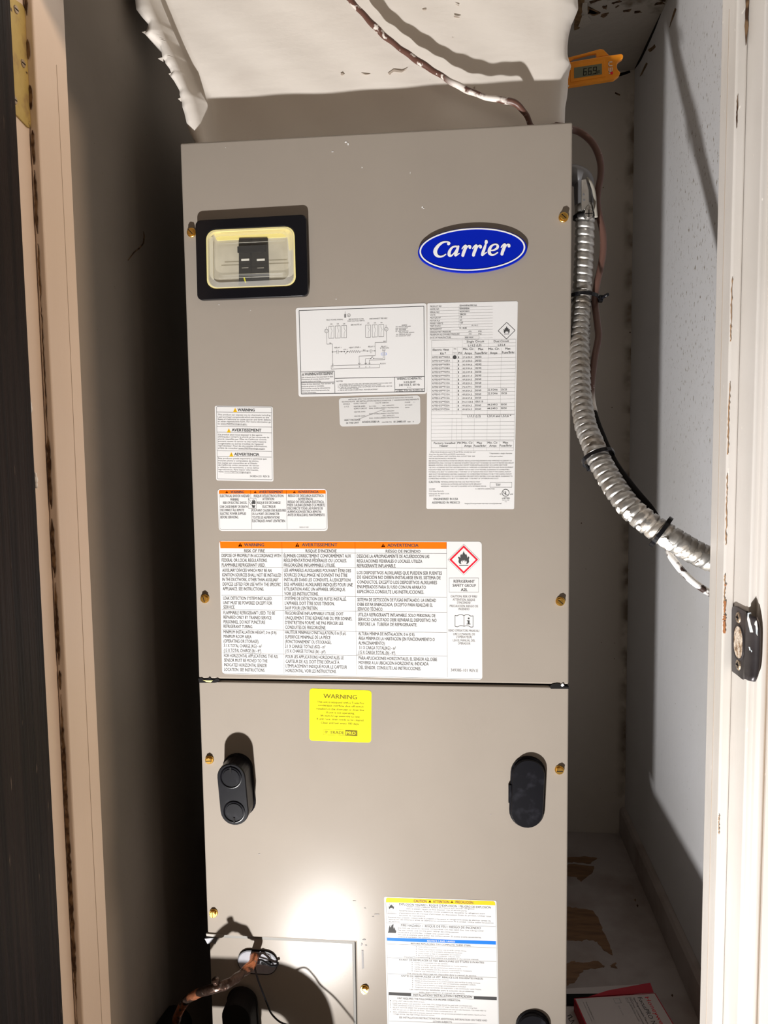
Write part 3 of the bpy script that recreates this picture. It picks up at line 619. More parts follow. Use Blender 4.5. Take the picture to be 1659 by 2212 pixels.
# brown thermostat cable
wp = [(725, -45, .019), (750, -8, .019), (775, 20, .020), (800, 47, .021), (830, 77, .022), (868, 107, .022), (905, 133, .022), (940, 155, .022), (975, 177, .021), (1010, 195, .019), (1040, 207, .017), (1062, 213, .015), (1085, 216, .013), (1105, 220, .012), (1122, 230, .014), (1136, 247, .017), (1143, 264, .020), (1150, 274, .021), (1170, 277, .023), (1200, 272, .030)]
tw = empty('thermostat_cable', tuple(onY(775, 20, .02)), 'brown cable flecked with white paint running down over the duct and behind the unit', 'cable')
P1 = spline([onY(*p) for p in wp], 6)
o = tube('cable_sheath', P1, .0040, M['wire'], n=12, step=.003, rfun=lambda s, a: .0040+.0004*math.sin(s*90)+.0004*math.sin(s*231+a)); fixparent(o, tw)
wp2 = [(1200, 272, .030), (1222, 275, .042), (1238, 280, .052), (1252, 285, .055), (1270, 298, .055), (1284, 315, .055), (1294, 338, .055), (1298, 360, .054), (1297, 385, .052), (1292, 410, .050), (1290, 435, .050), (1294, 465, .048), (1300, 490, .046), (1303, 510, .045), (1303, 540, .044), (1298, 575, .042), (1291, 605, .038), (1287, 630, .036), (1285, 655, .032), (1288, 680, .026), (1291, 705, .018), (1293, 725, .010), (1290, 745, .004), (1285, 770, -.004), (1281, 800, -.014), (1278, 825, -.024), (1277, 845, -.032), (1278, 865, -.038), (1283, 890, -.048), (1291, 915, -.058), (1303, 945, -.072), (1316, 975, -.085), (1334, 1008, -.098), (1356, 1038, -.112), (1380, 1068, -.124), (1404, 1096, -.128), (1420, 1122, -.126), (1433, 1150, -.124), (1441, 1175, -.128), (1448, 1198, -.140), (1458, 1214, -.146), (1472, 1232, -.148), (1490, 1250, -.148), (1510, 1266, -.147), (1530, 1279, -.146), (1560, 1296, -.144)]
P2 = spline([onY(*p) for p in wp2], 5); L2 = len(P2); k1 = int(L2*.62); k2 = int(L2*.80)
o = tube('cable_sheath', P2[:k1+1], .0047, M['wire2'], n=12, step=.004); fixparent(o, tw)
o = tube('cable_sheath', P2[k1:k2+1], .0040, M['matteblack'], n=10, step=.004); fixparent(o, tw)
o = tube('cable_sheath', P2[k2:], .0042, M['wire3'], n=12, step=.003); fixparent(o, tw)

# cable ties
def cable_tie(px, py, lab, rad=.0172, head=(1, 0), tail=.0, extra=(0, 0)):
    A = np.array(cp); pr_ = [pj(q) for q in A]; i = int(np.argmin([np.hypot(a-px, b-py) for a, b in pr_]))
    c = A[i]+np.array([extra[0], 0, extra[1]]); T = A[min(i+3, len(A)-1)]-A[i-3]; T /= np.linalg.norm(T)
    N = np.cross(T, [0, 1, 0]); N /= np.linalg.norm(N); B = np.cross(T, N)
    e = empty('cable_tie', tuple(c), lab, 'cable tie', 'black cable ties round the conduit')
    n = 32; V = []; F = []
    for k in range(n):
        a = 2*math.pi*k/n
        for rr, tt in ((rad, -.0024), (rad+.0014, -.0024), (rad+.0014, .0024), (rad, .0024)):
            V.append(c + N*math.cos(a)*rr*(1.12) + B*math.sin(a)*rr + T*tt)
    for k in range(n):
        for j in range(4): F.append((4*k+j, 4*k+(j+1) % 4, 4*((k+1) % n)+(j+1) % 4, 4*((k+1) % n)+j))
    o = mesh('tie_band', V, F, M['black'], smooth=False); fixparent(o, e)
    # locking head towards the viewer, turned by head angle
    a = head[0]; d = N*math.cos(a)*1.12+B*math.sin(a); t = np.cross(T, d); t /= np.linalg.norm(t); hc = c + d*(rad+.0028)
    V = [hc + T*x*.0042 + t*y*.0042 + d/np.linalg.norm(d)*z*.003 for x in (-1, 1) for y in (-1, 1) for z in (-1, 1)]
    o = mesh('tie_head', V, [(0, 1, 3, 2), (4, 6, 7, 5), (0, 4, 5, 1), (2, 3, 7, 6), (0, 2, 6, 4), (1, 5, 7, 3)], M['black'])
    b = o.modifiers.new('b', 'BEVEL'); b.width = .0008; b.segments = 2; fixparent(o, e)
    if tail:
        q0 = hc; o = tube('tie_tail', [q0, q0+(t*head[1]+d*.3)*tail*.5, q0+(t*head[1]+d*.35)*tail], .0024, M['black'], n=6); fixparent(o, e)
    return e
def pj(p):
    d = p-CC; return 829.5+CF*(d@CA)/(d@CW), 1106-CF*(d@CU)/(d@CW)
cable_tie(1259, 642, 'black cable tie with stubby tail, topmost of the three on the conduit', rad=.0172, head=(0., 1), tail=.016, extra=(.003, 0))
cable_tie(1292, 986, 'black cable tie in the middle of the conduit bend', head=(-2.1, 0))
cable_tie(1427, 1148, 'black cable tie low on the conduit near the right jamb', head=(-1.9, 0))

# pocket thermometer pushed into the duct
YTh = .13
th = empty('thermometer', tuple(onY(1285, 150, YTh)), 'orange pocket thermometer reading 66.9 stuck into the side of the duct', 'thermometer')
TQ = lambda x, y: (1180+x/7.54, 80+y/7.54)
tp = lambda pts, y0, y1, m, name, par=None, bev=0: prism(name, [(p[0], p[2]) for p in (onY(*TQ(*q), y0) for q in pts)], y0, y1, m, par, bevel=bev)
body = tp([(300, 420), (620, 362), (1025, 295), (1228, 270), (1256, 292), (1250, 342), (1185, 385), (1155, 430), (1150, 480), (1165, 525), (1210, 572), (1190, 622), (1110, 682), (700, 745), (372, 797), (300, 806)], YTh, YTh+.009, M['therm'], 'thermometer_body', None, .0012); fixparent(body, th)
o = tp([(330, 336), (600, 268), (880, 190), (935, 202), (1030, 298), (822, 330), (808, 268), (700, 285), (445, 350), (380, 400), (330, 410)], YTh+.002, YTh+.007, M['therm'], 'pocket_clip', None, .001); fixparent(o, th)
o = tp([(395, 455), (950, 372), (965, 640), (395, 735)], YTh-.0008, YTh, M['therm'], 'display_bezel', None, .0004); fixparent(o, th)
lcd = tp([(452, 500), (905, 432), (908, 605), (454, 672)], YTh-.0011, YTh-.0008, M['lcd'], 'display'); fixparent(lcd, th)
def seg7(bm, x, y, w, h, on, sl=-.135, k=.2):
    t = w*k; g_ = {'a': (0, 0, w, t), 'g': (0, h/2-t/2, w, t), 'd': (0, h-t, w, t), 'f': (0, 0, t, h/2), 'b': (w-t, 0, t, h/2), 'e': (0, h/2, t, h/2), 'c': (w-t, h/2, t, h/2)}
    for s_ in on:
        a, b, cw, ch = g_[s_]; q = [(a, b), (a+cw, b), (a+cw, b+ch), (a, b+ch)]
        bm.faces.new([bm.verts.new(onY(*TQ(x+u+(h-v)*.06, y+v+u*sl), YTh-.0013)) for u, v in q])
bm = bmesh.new()
seg7(bm, 600, 510, 55, 118, 'afgedc'); seg7(bm, 680, 500, 55, 118, 'afgedc'); seg7(bm, 758, 488, 60, 118, 'abfgcd'); seg7(bm, 832, 548, 42, 50, 'afge'); seg7(bm, 740, 598, 12, 12, 'agd', k=.5)
o = bmobj('display_digits', bm, M['matteblack']); fixparent(o, th)
bm = bmesh.new()
def segs(pts, w):
    for a, b in zip(pts, pts[1:]):
        a, b = np.array(a, float), np.array(b, float); d = (b-a)/np.hypot(*(b-a)); n_ = np.array([-d[1], d[0]])*w/2; a = a-d*w/2; b = b+d*w/2
        bm.faces.new([bm.verts.new(onY(*TQ(*q), YTh-.0004)) for q in (a+n_, b+n_, b-n_, a-n_)])
segs([(1070, 405), (1020, 408), (1020, 470), (1072, 466)], 12)
segs([(1022, 505), (1022, 560), (1072, 556), (1072, 500)], 10); segs([(1046, 505), (1046, 555)], 10); segs([(1024, 590), (1045, 588)], 10)
o = bmobj('printed_mark', bm, M['white']); fixparent(o, th)
p = onY(*TQ(1065, 588), YTh); bm = bmesh.new(); disc_y(bm, p[0], p[2], YTh-.0005, YTh+.0002, .002, 12); o = bmobj('red_dot', bm, M['red']); fixparent(o, th)

# copper tube and wires out of the grommet
ct = empty('copper_tube', tuple(onY(548, 2072, 0)), 'tarnished copper tube bending out of the grey grommet to the left', 'pipe')
cpp = [(548, 2070, .012), (549, 2068, -.004), (547, 2078, -.016), (538, 2090, -.028), (523, 2102, -.036), (508, 2115, -.051), (484, 2129, -.063), (463, 2135, -.066), (442, 2141, -.058), (425, 2147, -.048), (404, 2160, -.036), (390, 2180, -.028), (381, 2205, -.022), (377, 2240, -.015)]
o = tube('tube_wall', spline([onY(*p) for p in cpp], 6), .0066, M['copper'], n=16, step=.0025, rfun=lambda s, a: .0064+(.0007*math.sin(s*300+a*2) if .04 < s < .10 else 0)+.0003*math.sin(s*170)); fixparent(o, ct)
o = tube('solder_lump', [onY(464, 2115, -.066), onY(468, 2124, -.065)], .005, M['copper'], n=10); fixparent(o, ct)
for nm, lab, pts, r in (('black_wire', 'thin black wire hanging out and down from the grommet', [(560, 2080, .003), (553, 2080, -.004), (551, 2092, -.010), (556, 2112, -.019), (567, 2142, -.031), (578, 2170, -.036), (586, 2189, -.039), (604, 2207, -.050), (626, 2216, -.057), (647, 2228, -.054), (663, 2244, -.052), (692, 2275, -.054), (724, 2357, -.070)], .0013),
                   ('black_wire', 'short black wire end bent over the slot of the grommet', [(600, 2078, .003), (598, 2085, .0), (585, 2086, -.002), (572, 2078, -.004), (562, 2074, -.005), (556, 2080, -.004)], .0018)):
    o = tube(nm, spline([onY(*p) for p in pts], 6), r, M['black'], n=8); tag(o, lab, 'wire')
# unseen tube added below the frame, shaped to cast the panel's round shadow
il = tag(tube('shadow_tube', spline([(-.338, .03, .60), (-.325, -.03, .618), (-.29, -.085, .632), (-.24, -.10, .630), (-.175, -.10, .627), (-.142, -.10, .608), (-.129, -.10, .573), (-.127, -.10, .50), (-.127, -.10, .3), (-.127, -.10, .01)], 6), .031, M['matteblack'], n=20), 'unseen thick black tube added below the frame to cast a round shadow', 'pipe')
jar = None

# boxes and papers on the shelf
bz_ = lambda x, y, h=0: onZ(x, y, ZS+h)
pk = empty('thermostat_box', tuple(bz_(1330, 2190)), 'thin white and red cardboard box lying on the platform beside the grey unit', 'box')
hb = .022
c4 = [bz_(1243, 2158, hb), bz_(1414, 2147, hb), bz_(1452, 2250, hb), bz_(1262, 2262, hb)]
c4 = [np.array(c) for c in c4]; u_ = (c4[1]-c4[0]); u_ /= np.linalg.norm(u_); v_ = (c4[2]-c4[1]); v_ -= u_*(u_@v_); v_ /= np.linalg.norm(v_)
Wb, Hb = np.linalg.norm(c4[1]-c4[0]), .095
def bx(u, v, z): return c4[0]*[1, 1, 0]+u_*u+v_*v+np.array([0, 0, ZS+z])
def bslab(u0, u1, v0, v1, z0, z1, m, name, bev=0):
    V = [bx(u, v, z) for z in (z0, z1) for u, v in ((u0, v0), (u1, v0), (u1, v1), (u0, v1))]
    o = mesh(name, V, [(0, 3, 2, 1), (4, 5, 6, 7), (0, 1, 5, 4), (1, 2, 6, 5), (2, 3, 7, 6), (3, 0, 4, 7)], m)
    if bev: b = o.modifiers.new('b', 'BEVEL'); b.width = bev; b.segments = 2
    fixparent(o, pk); return o
bslab(-.002, Wb+.002, -.002, Hb, .001, hb, M['copperred'], 'carton', .0006)
top = bslab(0, Wb, 0, Hb, hb, hb+.0004, M['card'], 'printed_face')
o = mesh('open_flap', [bx(0, -.003, hb), bx(Wb, -.003, hb), bx(Wb-.002, -.012, hb+.010), bx(.055, -.010, hb+.003), bx(.02, -.007, hb-.004)], [(0, 1, 2, 3, 4)], M['copperred']); fixparent(o, pk)
sm = o.modifiers.new('t', 'SOLIDIFY'); sm.thickness = .0006
pp = tag(prism('paper_sheet', [tuple(bz_(x, y)[:2]) for x, y in ((1215, 2138), (1380, 2128), (1392, 2165), (1215, 2180))], ZS+.0006, ZS+.0016, M['card'], axis='Z'), 'white paper sheet lying under the red and white box', 'paper')
bp_ = tag(prism('black_pouch', [tuple(bz_(x, y, .006)[:2]) for x, y in ((1212, 2146), (1300, 2145), (1373, 2138), (1374, 2142), (1300, 2170), (1212, 2168))], ZS+.002, ZS+.006, M['matteblack'], axis='Z', bevel=.0015), 'black plastic pouch between the paper sheet and the red and white box', 'pouch')
nt_ = tag(prism('note_sheet', [tuple(bz_(x, y)[:2]) for x, y in ((1212, 2172), (1240, 2165), (1262, 2240), (1212, 2245))], ZS+.0006, ZS+.0014, M['card'], axis='Z'), 'handwritten note sheet lying left of the red and white box', 'paper')
o = tube('scribble', [bz_(*p, .0018) for p in ((1226, 2195), (1232, 2192), (1236, 2196), (1228, 2201), (1232, 2206), (1240, 2204), (1234, 2212), (1240, 2218))], .0006, M['ink'], nt_, n=5)

# hinge leaf and strike plate
hg = empty('door_hinge', (-.329, -.29, 1.9), 'old brass hinge leaf smeared with paint on the left jamb', 'hinge')
def hz(pts): return [(p[1], p[2]) for p in pts]
z0, z1 = 1.836, 1.957
pts = [(-.3085, z0+.006)] + [(-.2755+.011*math.sin(t), z0+.011-.011*math.cos(t)) for t in np.linspace(0, math.pi/2, 6)] + [(-.2755+.011*math.cos(t), z1-.011+.011*math.sin(t)) for t in np.linspace(0, math.pi/2, 6)] + [(-.3085, z1-.006)]
o = prism('hinge_leaf', pts, -.3292, -.3272, M['hingebrass'], axis='X', bevel=.0006); fixparent(o, hg)
for y, z in ((-.287, 1.945), (-.279, 1.897), (-.298, 1.853)):
    bm = bmesh.new(); bmesh.ops.create_cone(bm, cap_ends=True, segments=14, radius1=.0042, radius2=.0036, depth=.0012, matrix=Matrix.Translation((-.3268, y, z)) @ Matrix.Rotation(math.pi/2, 4, 'Y')); o = bmobj('screw', bm, M['gold']); fixparent(o, hg)
    o = box('screw_slot', -.3263, -.3259, y-.003, y+.003, z-.0005, z+.0005, M['matteblack']); fixparent(o, hg)
o = tube('hinge_knuckle', [(-.3235, -.318, z0+.005), (-.3235, -.318, z1-.005)], .0058, M['hingebrass'], n=14); fixparent(o, hg)
sp = empty('strike_plate', (.3874, -.29, 1.305), 'dark bronze door strike plate splashed with white paint on the right jamb', 'strike plate')
XS = .3866
def sy(px, py, X=XS): p = onX(px, py, X); return (p[1], p[2])
ol = [sy(1584, 1450), sy(1583.3, 1440), sy(1583.5, 1318), sy(1585, 1311), sy(1590, 1309), sy(1603, 1316), sy(1613, 1321), (-.3085, sy(1618, 1322)[1]), (-.3085, sy(1618, 1468)[1]), sy(1607, 1468), sy(1595, 1458)]
ol = ol[::-1]
hole = stadium((sy(1599, 1388)[0]), sy(1599, 1388)[1], .0118, .0160, 10)
bm = bmesh.new(); a = [bm.verts.new((XS, y, z)) for y, z in ol]; bm.faces.new(a)
o = bmobj('plate', bm, M['strike']); sm = o.modifiers.new('t', 'SOLIDIFY'); sm.thickness = .0014; sm.offset = 1 ; fixparent(o, sp)
o = prism('latch_hole', hole, XS-.0019, XS-.0015, M['hole'], axis='X'); fixparent(o, sp)
ho = bmesh.new(); n = len(hole); cen = np.mean(hole, axis=0)
R_ = [[ho.verts.new((x, cen[0]+(y-cen[0])*k, cen[1]+(z-cen[1])*k)) for y, z in hole] for x, k in ((XS-.0012, 1.12), (XS-.0026, 1.06), (XS-.0017, .97))]
for A, B in zip(R_, R_[1:]):
    for i in range(n): ho.faces.new((A[i], A[(i+1) % n], B[(i+1) % n], B[i]))
o = bmobj('hole_rim', ho, M['strike'], smooth=True); fixparent(o, sp)
for py in (1334, 1436):
    y, z = sy(1598.5, py); bm = bmesh.new()
    bmesh.ops.create_cone(bm, cap_ends=True, segments=18, radius1=.0058, radius2=.0048, depth=.0014, matrix=Matrix.Translation((XS-.0018, y, z)) @ Matrix.Rotation(-math.pi/2, 4, 'Y')); o = bmobj('screw', bm, M['gold'], bevel=.0003); fixparent(o, sp)
    for dy, dz in ((.003, .0007), (.0007, .003)):
        o = box('screw_slot', XS-.0029, XS-.0024, y-dy, y+dy, z-dz, z+dz, M['matteblack']); fixparent(o, sp)
# curved lip wrapping over the jamb edge
zt, zb = sy(1612, 1320)[1], sy(1612, 1467)[1]
V = []; F = []; prof = [(XS-.0006, -.305), (XS-.0006, -.3095), (.3868, -.313), (.3880, -.3165), (.3896, -.3195), (.3920, -.3215), (.3938, -.3205)]
for i, (x, y) in enumerate(prof):
    t = i/(len(prof)-1); e = .002*t
    for k in range(13):
        s_ = k/12; z = zb+(zt-zb)*s_; lim = max(0, 1-(2*s_-1)**4); 
        V.append((x if t < .5 else x-(1-lim)*.004*t, y, z*1. + (.5-s_)*2*e))
n = 13
for i in range(len(prof)-1):
    for k in range(n-1): F.append((i*n+k, i*n+k+1, (i+1)*n+k+1, (i+1)*n+k))
lip = mesh('curved_lip', V, F, M['strike'], smooth=True); sm = lip.modifiers.new('t', 'SOLIDIFY'); sm.thickness = .0012; fixparent(lip, sp)
for pix in ([(1615, 1324), (1622, 1323), (1626, 1335), (1624, 1352), (1627, 1366), (1620, 1366), (1617, 1352), (1614, 1338)], [(1630, 1336), (1635, 1342), (1637, 1358), (1636, 1374), (1633, 1368), (1632, 1352), (1626, 1344)],
            [(1617, 1397), (1625, 1399), (1629, 1409), (1625, 1420), (1620, 1410)], [(1623, 1428), (1630, 1432), (1629, 1445), (1624, 1444)], [(1625, 1452), (1631, 1455), (1628, 1464), (1625, 1460)]):
    cxp, cyp = np.mean(pix, axis=0); P = [onY(x, y, -(.3085+min(28, max(0, x-1612))/28*.0132)-.0036) for x, y in pix]
    C_ = onY(cxp, cyp, -(.3085+(cxp-1612)/28*.0132)-.0040)
    o = mesh('paint_splash', P+[C_], [(k, (k+1) % len(P), len(P)) for k in range(len(P))], M['chip']); fixparent(o, sp)
# ---------------------------------------------------------------- stickers and their print
_fc = bpy.data.curves.new('t', 'FONT'); _fo = bpy.data.objects.new('t', _fc); COL.objects.link(_fo)
_fc.resolution_u = 2; _fc.size = 1.
_tc = {}
def glyphs(txt, bold=0.):
    k = txt
    if k not in _tc:
        _fc.body = txt; bpy.context.view_layer.update()
        dg = bpy.context.evaluated_depsgraph_get(); me = _fo.evaluated_get(dg).to_mesh()
        v = np.empty(len(me.vertices)*3, 'f'); me.vertices.foreach_get('co', v); v = v.reshape(-1, 3)[:, :2].astype(float)
        f = [tuple(p.vertices) for p in me.polygons]; _fo.evaluated_get(dg).to_mesh_clear(); _tc[k] = (v, f)
    return _tc[k]
CAPH = glyphs('H')[0][:, 1].max()
class Sheet:
    """a printed sheet on the panel; coordinates are those of one enlarged view: photo = origin + z/scale"""
    def __init__(s, name, ox, oy, sc, corners, r, m, label, sl=(0, 0, 0, 1), Y=0., parent=None, lift=0.):
        s.o = (ox, oy, sc); s.Y0 = Y; s.sl = sl
        s.q = lambda x, y: (ox+x/sc, oy+y/sc)
        c = [s.q(*p) for p in corners]
        s.ob = prism(name, quad_outline(c, r, 100, 100*abs(corners[3][1]-corners[0][1])/abs(corners[1][0]-corners[0][0]), 5, Y=Y), Y-.0003, Y-.00002, m)
        child(s.ob) if parent is None else fixparent(s.ob, parent); s.ob['label'] = label
        s.B = {}
    def slope(s, y):
        a, ya, b, yb = s.sl; return a+(b-a)*(y-ya)/(yb-ya)
    def _add(s, key, P, F, lvl=1, dY=0.):
        V, G = s.B.setdefault((key, lvl), ([], [])); n = len(V)
        Y = s.Y0-.0003-.00012*lvl-dY
        for x, y in P: V.append(onY(*s.q(x, y), Y))
        G += [tuple(i+n for i in f) for f in F]
    def t(s, x0, y, x1, h, txt, key='ink', bold=0., lvl=1, dy=0., shear=0.):
        v, f = glyphs(txt, bold)
        if not len(v): return
        a, b = v[:, 0].min(), v[:, 0].max(); k = (x1-x0)/(b-a); m_ = s.slope(y)
        X = x0+(v[:, 0]-a)*k + shear*v[:, 1]*h; Yc = y+(X-x0)*m_-v[:, 1]*h/CAPH
        for d in ((0, .045) if bold < .015 else (-.055, 0, .055)):
            s._add(key, zip(X+d*h, Yc+d*h*m_), f, lvl, (d+.06)*.0003)
    def l(s, x0, y0, x1, y1, w=3, key='inksoft', lvl=1):
        d = np.array([x1-x0, y1-y0], float); d /= np.hypot(*d)+1e-9; n = np.array([-d[1], d[0]])*w/2
        s._add(key, [(x0+n[0], y0+n[1]), (x1+n[0], y1+n[1]), (x1-n[0], y1-n[1]), (x0-n[0], y0-n[1])], [(0, 1, 2, 3)], lvl)
    def hl(s, x0, y, x1, w=3, key='inksoft', lvl=1): s.l(x0, y, x1, y+(x1-x0)*s.slope(y), w, key, lvl)
    def pl(s, pts, w=3, key='inksoft', closed=False, lvl=1):
        pts = list(pts)+([pts[0]] if closed else [])
        for a, b in zip(pts, pts[1:]): s.l(*a, *b, w, key, lvl)
    def poly(s, pts, key, lvl=1): s._add(key, pts, [tuple(range(len(pts)))], lvl)
    def circ(s, x, y, r, key, w=None, lvl=1, n=24, ry=None):
        ry = ry or r
        P = [(x+r*math.cos(a), y+ry*math.sin(a)) for a in np.linspace(0, 2*math.pi, n, False)]
        if w: s.pl(P, w, key, True, lvl)
        else: s.poly(P, key, lvl)
    def tri(s, x, y, w, h, key='ink', k2=None):
        """warning triangle, base centre (x,y)"""
        s.poly([(x-w/2, y), (x+w/2, y), (x, y-h)], key, 1)
        s.l(x, y-h*.66, x, y-h*.27, w*.10, k2 or 'paper', 2); s.l(x, y-h*.18, x, y-h*.08, w*.10, k2 or 'paper', 2)
    def done(s):
        for (key, lvl), (V, G) in s.B.items():
            nm = {'ink': 'lettering', 'inksoft': 'fine_print', 'inkfaint': 'faint_print', 'orange': 'orange_band', 'amber': 'amber_band', 'cyan': 'blue_band', 'red': 'red_symbol', 'olive': 'lettering', 'olive2': 'fine_print', 'paper': 'symbol_cutout', 'yellow': 'yellow_print'}[key]
            o_ = mesh(nm, V, G, M[key], s.ob)
            if len(G) > 1: o_['kind'] = 'stuff'
FL = [(.50, .0), (.56, .18), (.66, .30), (.70, .22), (.78, .40), (.80, .52), (.90, .42), (.98, .50), (.93, .66), (.96, .82), (.86, .95), (.70, 1.), (.76, .84), (.68, .70), (.60, .86), (.56, .66), (.50, .78), (.42, .68), (.38, .88), (.30, .72), (.24, .86), (.30, 1.), (.12, .95), (.04, .80), (.08, .64), (.0, .48), (.10, .44), (.20, .54), (.20, .36), (.28, .22), (.34, .34), (.42, .18)]
def flame(s, x, y, w, h, key='ink', lvl=1):
    P = [(x+a*w, y+b*h) for a, b in FL]; s._add(key, P, [tuple(range(len(P)))], lvl)

# --- large fire-risk sheet
s = Sheet('warning_sticker', 465, 1160, 5.53, [(46, 43), (3183, 55), (3190, 1706), (84, 1635)], 1.2, M['paper'], 'large white three-language fire warning sticker with orange header', sl=(.0026, 135, .022, 1640))
s.poly([(54, 54), (2763, 62), (2763, 142), (62, 134)], 'orange')
for x, y in ((298, 114), (980, 116), (1603.7+402, 122)): s.tri(x, y, 50, 46, 'ink', 'orange')
s.t(345, 112, 582, 36, 'WARNING', bold=.02, lvl=2); s.t(1035, 112, 1457, 37, 'AVERTISSEMENT', bold=.02, lvl=2); s.t(1603.7+452, 117, 1603.7+823, 36, 'ADVERTENCIA', bold=.02, lvl=2)
def block(x, rows, h, key='ink', bold=.008):
    for x0, x1, yc, t_ in rows: s.t(x+x0, yc+h/2, x+x1, h, t_, key, bold)
s.t(345, 182, 590, 34, 'RISK OF FIRE'); s.t(1078, 183, 1448, 34, "RISQUE D'INCENDIE"); s.t(1603.7+432, 187, 1603.7+845, 34, 'RIESGO DE INCENDIO')
block(0, [(75, 785, 221, 'DISPOSE OF PROPERLY IN ACCORDANCE WITH'), (76, 620, 277, 'FEDERAL OR LOCAL REGULATIONS.'), (78, 597, 333, 'FLAMMABLE REFRIGERANT USED.'),
  (83, 670, 397, 'AUXILIARY DEVICES WHICH MAY BE AN'), (83, 785, 452, 'IGNITION SOURCES SHALL NOT BE INSTALLED'), (84, 755, 507, 'IN THE DUCTWORK, OTHER THAN AUXILIARY'), (87, 780, 563, 'DEVICES LISTED FOR USE WITH THE SPECIFIC'), (88, 580, 618, 'APPLIANCE. SEE INSTRUCTIONS.'),
  (95, 680, 730, 'LEAK DETECTION SYSTEM INSTALLED.'), (95, 677, 785, 'UNIT MUST BE POWERED EXCEPT FOR'), (97, 235, 838, 'SERVICE.'),
  (97, 713, 903, 'FLAMMABLE REFRIGERANT USED. TO BE'), (98, 670, 958, 'REPAIRED ONLY BY TRAINED SERVICE'), (98, 595, 1013, 'PERSONNEL. DO NOT PUNCTURE'), (98, 447, 1067, 'REFRIGERANT TUBING.'),
  (98, 735, 1133, 'MINIMUM INSTALLATION HEIGHT, 0 m (0 ft).'), (99, 430, 1187, 'MINIMUM ROOM AREA'), (100, 520, 1242, '(OPERATING OR STORAGE),'), (101, 555, 1297, '3.1 X TOTAL CHARGE (KG) - m²'), (102, 552, 1353, '(15 X TOTAL CHARGE (lb) - ft²).'),
  (103, 752, 1416, 'FOR HORIZONTAL APPLICATIONS, THE A2L'), (104, 622, 1471, 'SENSOR MUST BE MOVED TO THE'), (105, 615, 1526, 'INDICATED HORIZONTAL SENSOR'), (106, 592, 1582, 'LOCATION. SEE INSTRUCTIONS.')], 38)
block(0, [(818, 1620, 224, 'ÉLIMINER CORRECTEMENT CONFORMÉMENT AUX'), (819, 1570, 280, 'RÉGLEMENTATIONS FÉDÉRALES OU LOCALES.'), (819, 1432, 336, 'FRIGORIGÈNE INFLAMMABLE UTILISÉ.'),
  (820, 1620, 398, 'LES APPAREILS AUXILIAIRES POUVANT ÊTRE DES'), (821, 1578, 453, "SOURCES D'ALLUMAGE NE DOIVENT PAS ÊTRE"), (822, 1613, 509, "INSTALLÉS DANS LES CONDUITS, À L'EXCEPTION"), (823, 1640, 566, 'DES APPAREILS AUXILIAIRES INDIQUÉS POUR UNE'), (823, 1555, 621, 'UTILISATION AVEC UN APPAREIL SPÉCIFIQUE.'), (824, 1232, 676, 'VOIR LES INSTRUCTIONS.'),
  (827, 1565, 735, 'SYSTÈME DE DÉTECTION DES FUITES INSTALLÉ.'), (829, 1423, 791, "L'APPAREIL DOIT ÊTRE SOUS TENSION,"), (830, 1225, 847, "SAUF POUR L'ENTRETIEN."),
  (832, 1530, 910, 'FRIGORIGÈNE INFLAMMABLE UTILISÉ. DOIT'), (833, 1635, 966, 'UNIQUEMENT ÊTRE RÉPARÉ PAR DU PER SONNEL'), (834, 1526, 1022, "D'ENTRETIEN FORMÉ. NE PAS PERCER LES"), (835, 1320, 1078, 'CONDUITES DE FRIGORIGÈNE.'),
  (833, 1562, 1138, "HAUTEUR MINIMALE D'INSTALLATION, 0 m (0 pi)."), (834, 1375, 1193, 'SUPERFICIE MINIMALE DE LA PIÈCE'), (835, 1385, 1249, '(FONCTIONNEMENT OU STOCKAGE),'), (835, 1313, 1305, '3.1 X CHARGE TOTALE (KG) - m²'), (836, 1320, 1361, '(15 X CHARGE TOTALE (lb) - pi²).'),
  (840, 1532, 1429, 'POUR LES APPLICATIONS HORIZONTALES, LE'), (841, 1480, 1485, 'CAPTEUR DE A2L DOIT ÊTRE DÉPLACÉ À'), (842, 1572, 1540, "L'EMPLACEMENT INDIQUÉ POUR LE CAPTEUR"), (842, 1445, 1595, 'HORIZONTAL. VOIR LES INSTRUCTIONS.')], 38)
